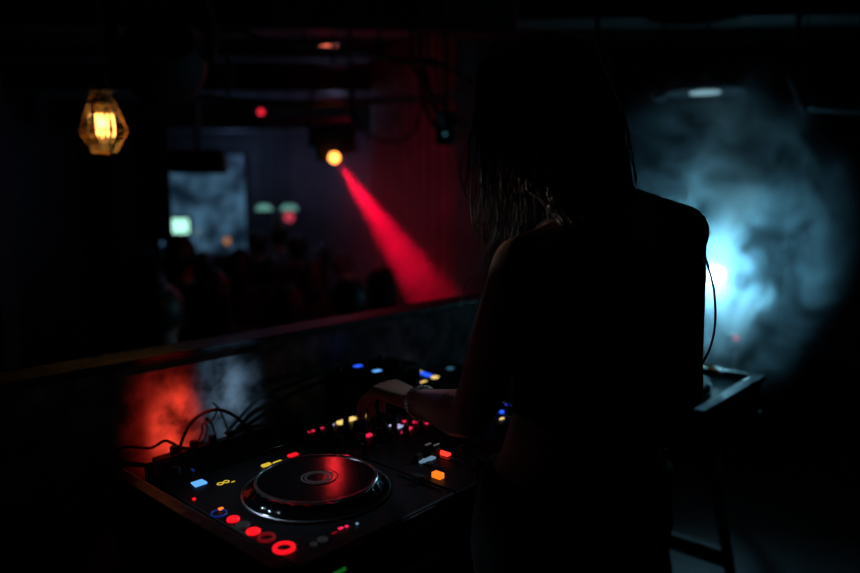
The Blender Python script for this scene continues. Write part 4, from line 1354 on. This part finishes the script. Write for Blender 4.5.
# ------------------------------------------------------------------ far bar with screen and lamps
def boxthing(name, label, cat, px, py, Y, wd, hh, mat, frame=True, group=None):
    p = at(px, py, Y)
    r = thing(name, label, cat, p, 0, group)
    MB().box((0, 0, 0), (wd, 0.02, hh)).build('screen', mat, r)
    if frame:
        mb = MB()
        t = 0.03
        for s in (-1, 1):
            mb.box((s * (wd / 2 + t / 2), 0.01, 0), (t, 0.05, hh + 2 * t))
            mb.box((0, 0.01, s * (hh / 2 + t / 2)), (wd, 0.05, t))
        mb.build('frame', M['paint'], r)
        MB().box((0, 0.04, 0), (wd + 0.05, 0.03, hh + 0.05)).build('back_panel', M['paint'], r)
    if not frame:
        for sx in (-1, 1):
            MB().cyl((sx * wd * 0.4, 0, hh / 2 - 0.01), (sx * wd * 0.4, 0, 2.56 - p.z), 0.006, n=6).build('hanging_cord', M['rubber'], r)
        MB().cyl((-wd / 2, 0, hh / 2), (wd / 2, 0, hh / 2), 0.018, n=10).build('roller', M['paint'], r)
    return r, p

screenm = M['screen']
nt = screenm.node_tree
tc = nt.nodes.new('ShaderNodeTexCoord')
no = nt.nodes.new('ShaderNodeTexNoise')
no.inputs['Scale'].default_value = 3.2
no.inputs['Detail'].default_value = 4
cr = nt.nodes.new('ShaderNodeValToRGB')
cr.color_ramp.elements[0].position = 0.40
cr.color_ramp.elements[0].color = (0.012, 0.035, 0.07, 1)
cr.color_ramp.elements[1].position = 0.65
cr.color_ramp.elements[1].color = (0.16, 0.40, 0.66, 1)
nt.links.new(tc.outputs['Object'], no.inputs['Vector'])
nt.links.new(no.outputs['Fac'], cr.inputs['Fac'])
nt.links.new(cr.outputs['Color'], nt.nodes['Principled BSDF'].inputs['Emission Color'])
boxthing('projection_screen', 'blue mottled projection screen at the far left behind the crowd', 'screen', 205, 206, 8.65, 0.98, 1.25, screenm, False)
r, p = boxthing('monitor', 'bright green-white monitor shining beside the loudspeaker', 'monitor', 176, 226, 8.0, 0.30, 0.16, M['mon'])
dz = p.z - (FLZ + at(200, 254, 8.0).z - FLZ)
MB().box((0, 0.07, -dz / 2 - 0.02), (0.05, 0.03, dz - 0.04)).build('stand', M['paint'], r)
MB().box((0, 0.05, -dz + 0.011), (0.22, 0.18, 0.02)).build('foot', M['paint'], r)
bc = thing('bar_counter', 'dark bar counter behind the crowd under the far screens', 'bar', (-2.3, 8.1, FLZ))
bt = at(200, 254, 8.0).z - FLZ
MB().box((0, 0, bt / 2 - 0.02), (2.2, 0.4, bt - 0.04)).build('counter_body', M['wood'], bc, 0.01)
MB().box((0, 0, bt - 0.02), (2.3, 0.5, 0.04)).build('countertop', M['wood'], bc, 0.005)
# mint lamps
for px, lb in ((264, 'left one of two mint green hanging lamps over the crowd'), (289, 'right one of two mint green hanging lamps over the crowd')):
    p = at(px, 207.5, 7.0)
    r = thing('bar_lamp', lb, 'lamp', p, 0, 'mint lamps over the crowd')
    MB().lathe([(0.02, 0.03), (0.045, 0.025), (0.085, -0.018), (0.075, -0.028), (0.001, -0.03)], (0, 0, 0), 24).build('lamp_shade', M['mint'], r)
    MB().cyl((0, 0, 0.03), (0, 0, 2.56 - p.z), 0.006, n=6).build('cord', M['rubber'], r)
BT = at(200, 254, 8.0).z
def globe(px, py, Y, rad, mat, label, name='globe_lamp', stem=None):
    p = at(px, py, Y)
    r = thing(name, label, 'lamp', p)
    MB().ball((0, 0, 0), rad, 18, 12).build('globe', mat, r)
    if stem == 'up':
        MB().cyl((0, 0, rad), (0, 0, 2.56 - p.z), 0.006, n=6).build('cord', M['rubber'], r)
    else:
        zz = (stem if stem is not None else FLZ) - p.z
        MB().cyl((0, 0, -rad), (0, 0, zz), 0.01, n=6).build('stand', M['paint'], r)
    return r
globe(289, 217, 6.9, 0.048, M['coral'], 'small coral pink globe lamp below the right mint lamp', stem='up')
globe(227, 241, 8.0, 0.040, M['orangel'], 'small orange globe lamp in the middle of the far bar', stem=BT)
globe(204, 252, 8.0, 0.028, M['whitel'], 'dim pale globe lamp right of the tall silhouette', stem=BT)
globe(198, 232, 8.0, 0.03, M['whitel'], 'dim pale globe lamp right of the bright monitor', stem=BT)
globe(160, 243, 8.1, 0.04, M['e_skydim'], 'dim blue globe lamp left of the monitor, beyond the pole', stem=BT)

# ------------------------------------------------------------------ haze
def haze(name, c, d, mat, label):
    o = MB().box((0, 0, 0), d).build(name, mat, None, smooth=False)
    o.location = c
    return tag(o, label, 'smoke', None, 'stuff')
haze('blue_smoke', (1.30, 3.12, 1.22), (1.44, 0.84, 1.72), volume_mat('blue_smoke', (0.75, 0.92, 1.0), 8.5, (1.27, 3.12, 1.24), (0.64, 0.42, 0.84), 4.2, (0.49, 0.72), 0.5, 3.1, 0.02), 'cyan-lit smoke curling around the dazzling lamp')
haze('red_haze', (-0.15, 4.25, 1.2), (1.3, 0.7, 1.3), volume_mat('red_haze', (1, 0.9, 0.9), 1.0, (-0.1, 4.22, 1.2), (0.75, 0.40, 0.75), 2.4, (0.36, 0.66), 0.2, 1.3, 0.45), 'thin haze showing the red beam')
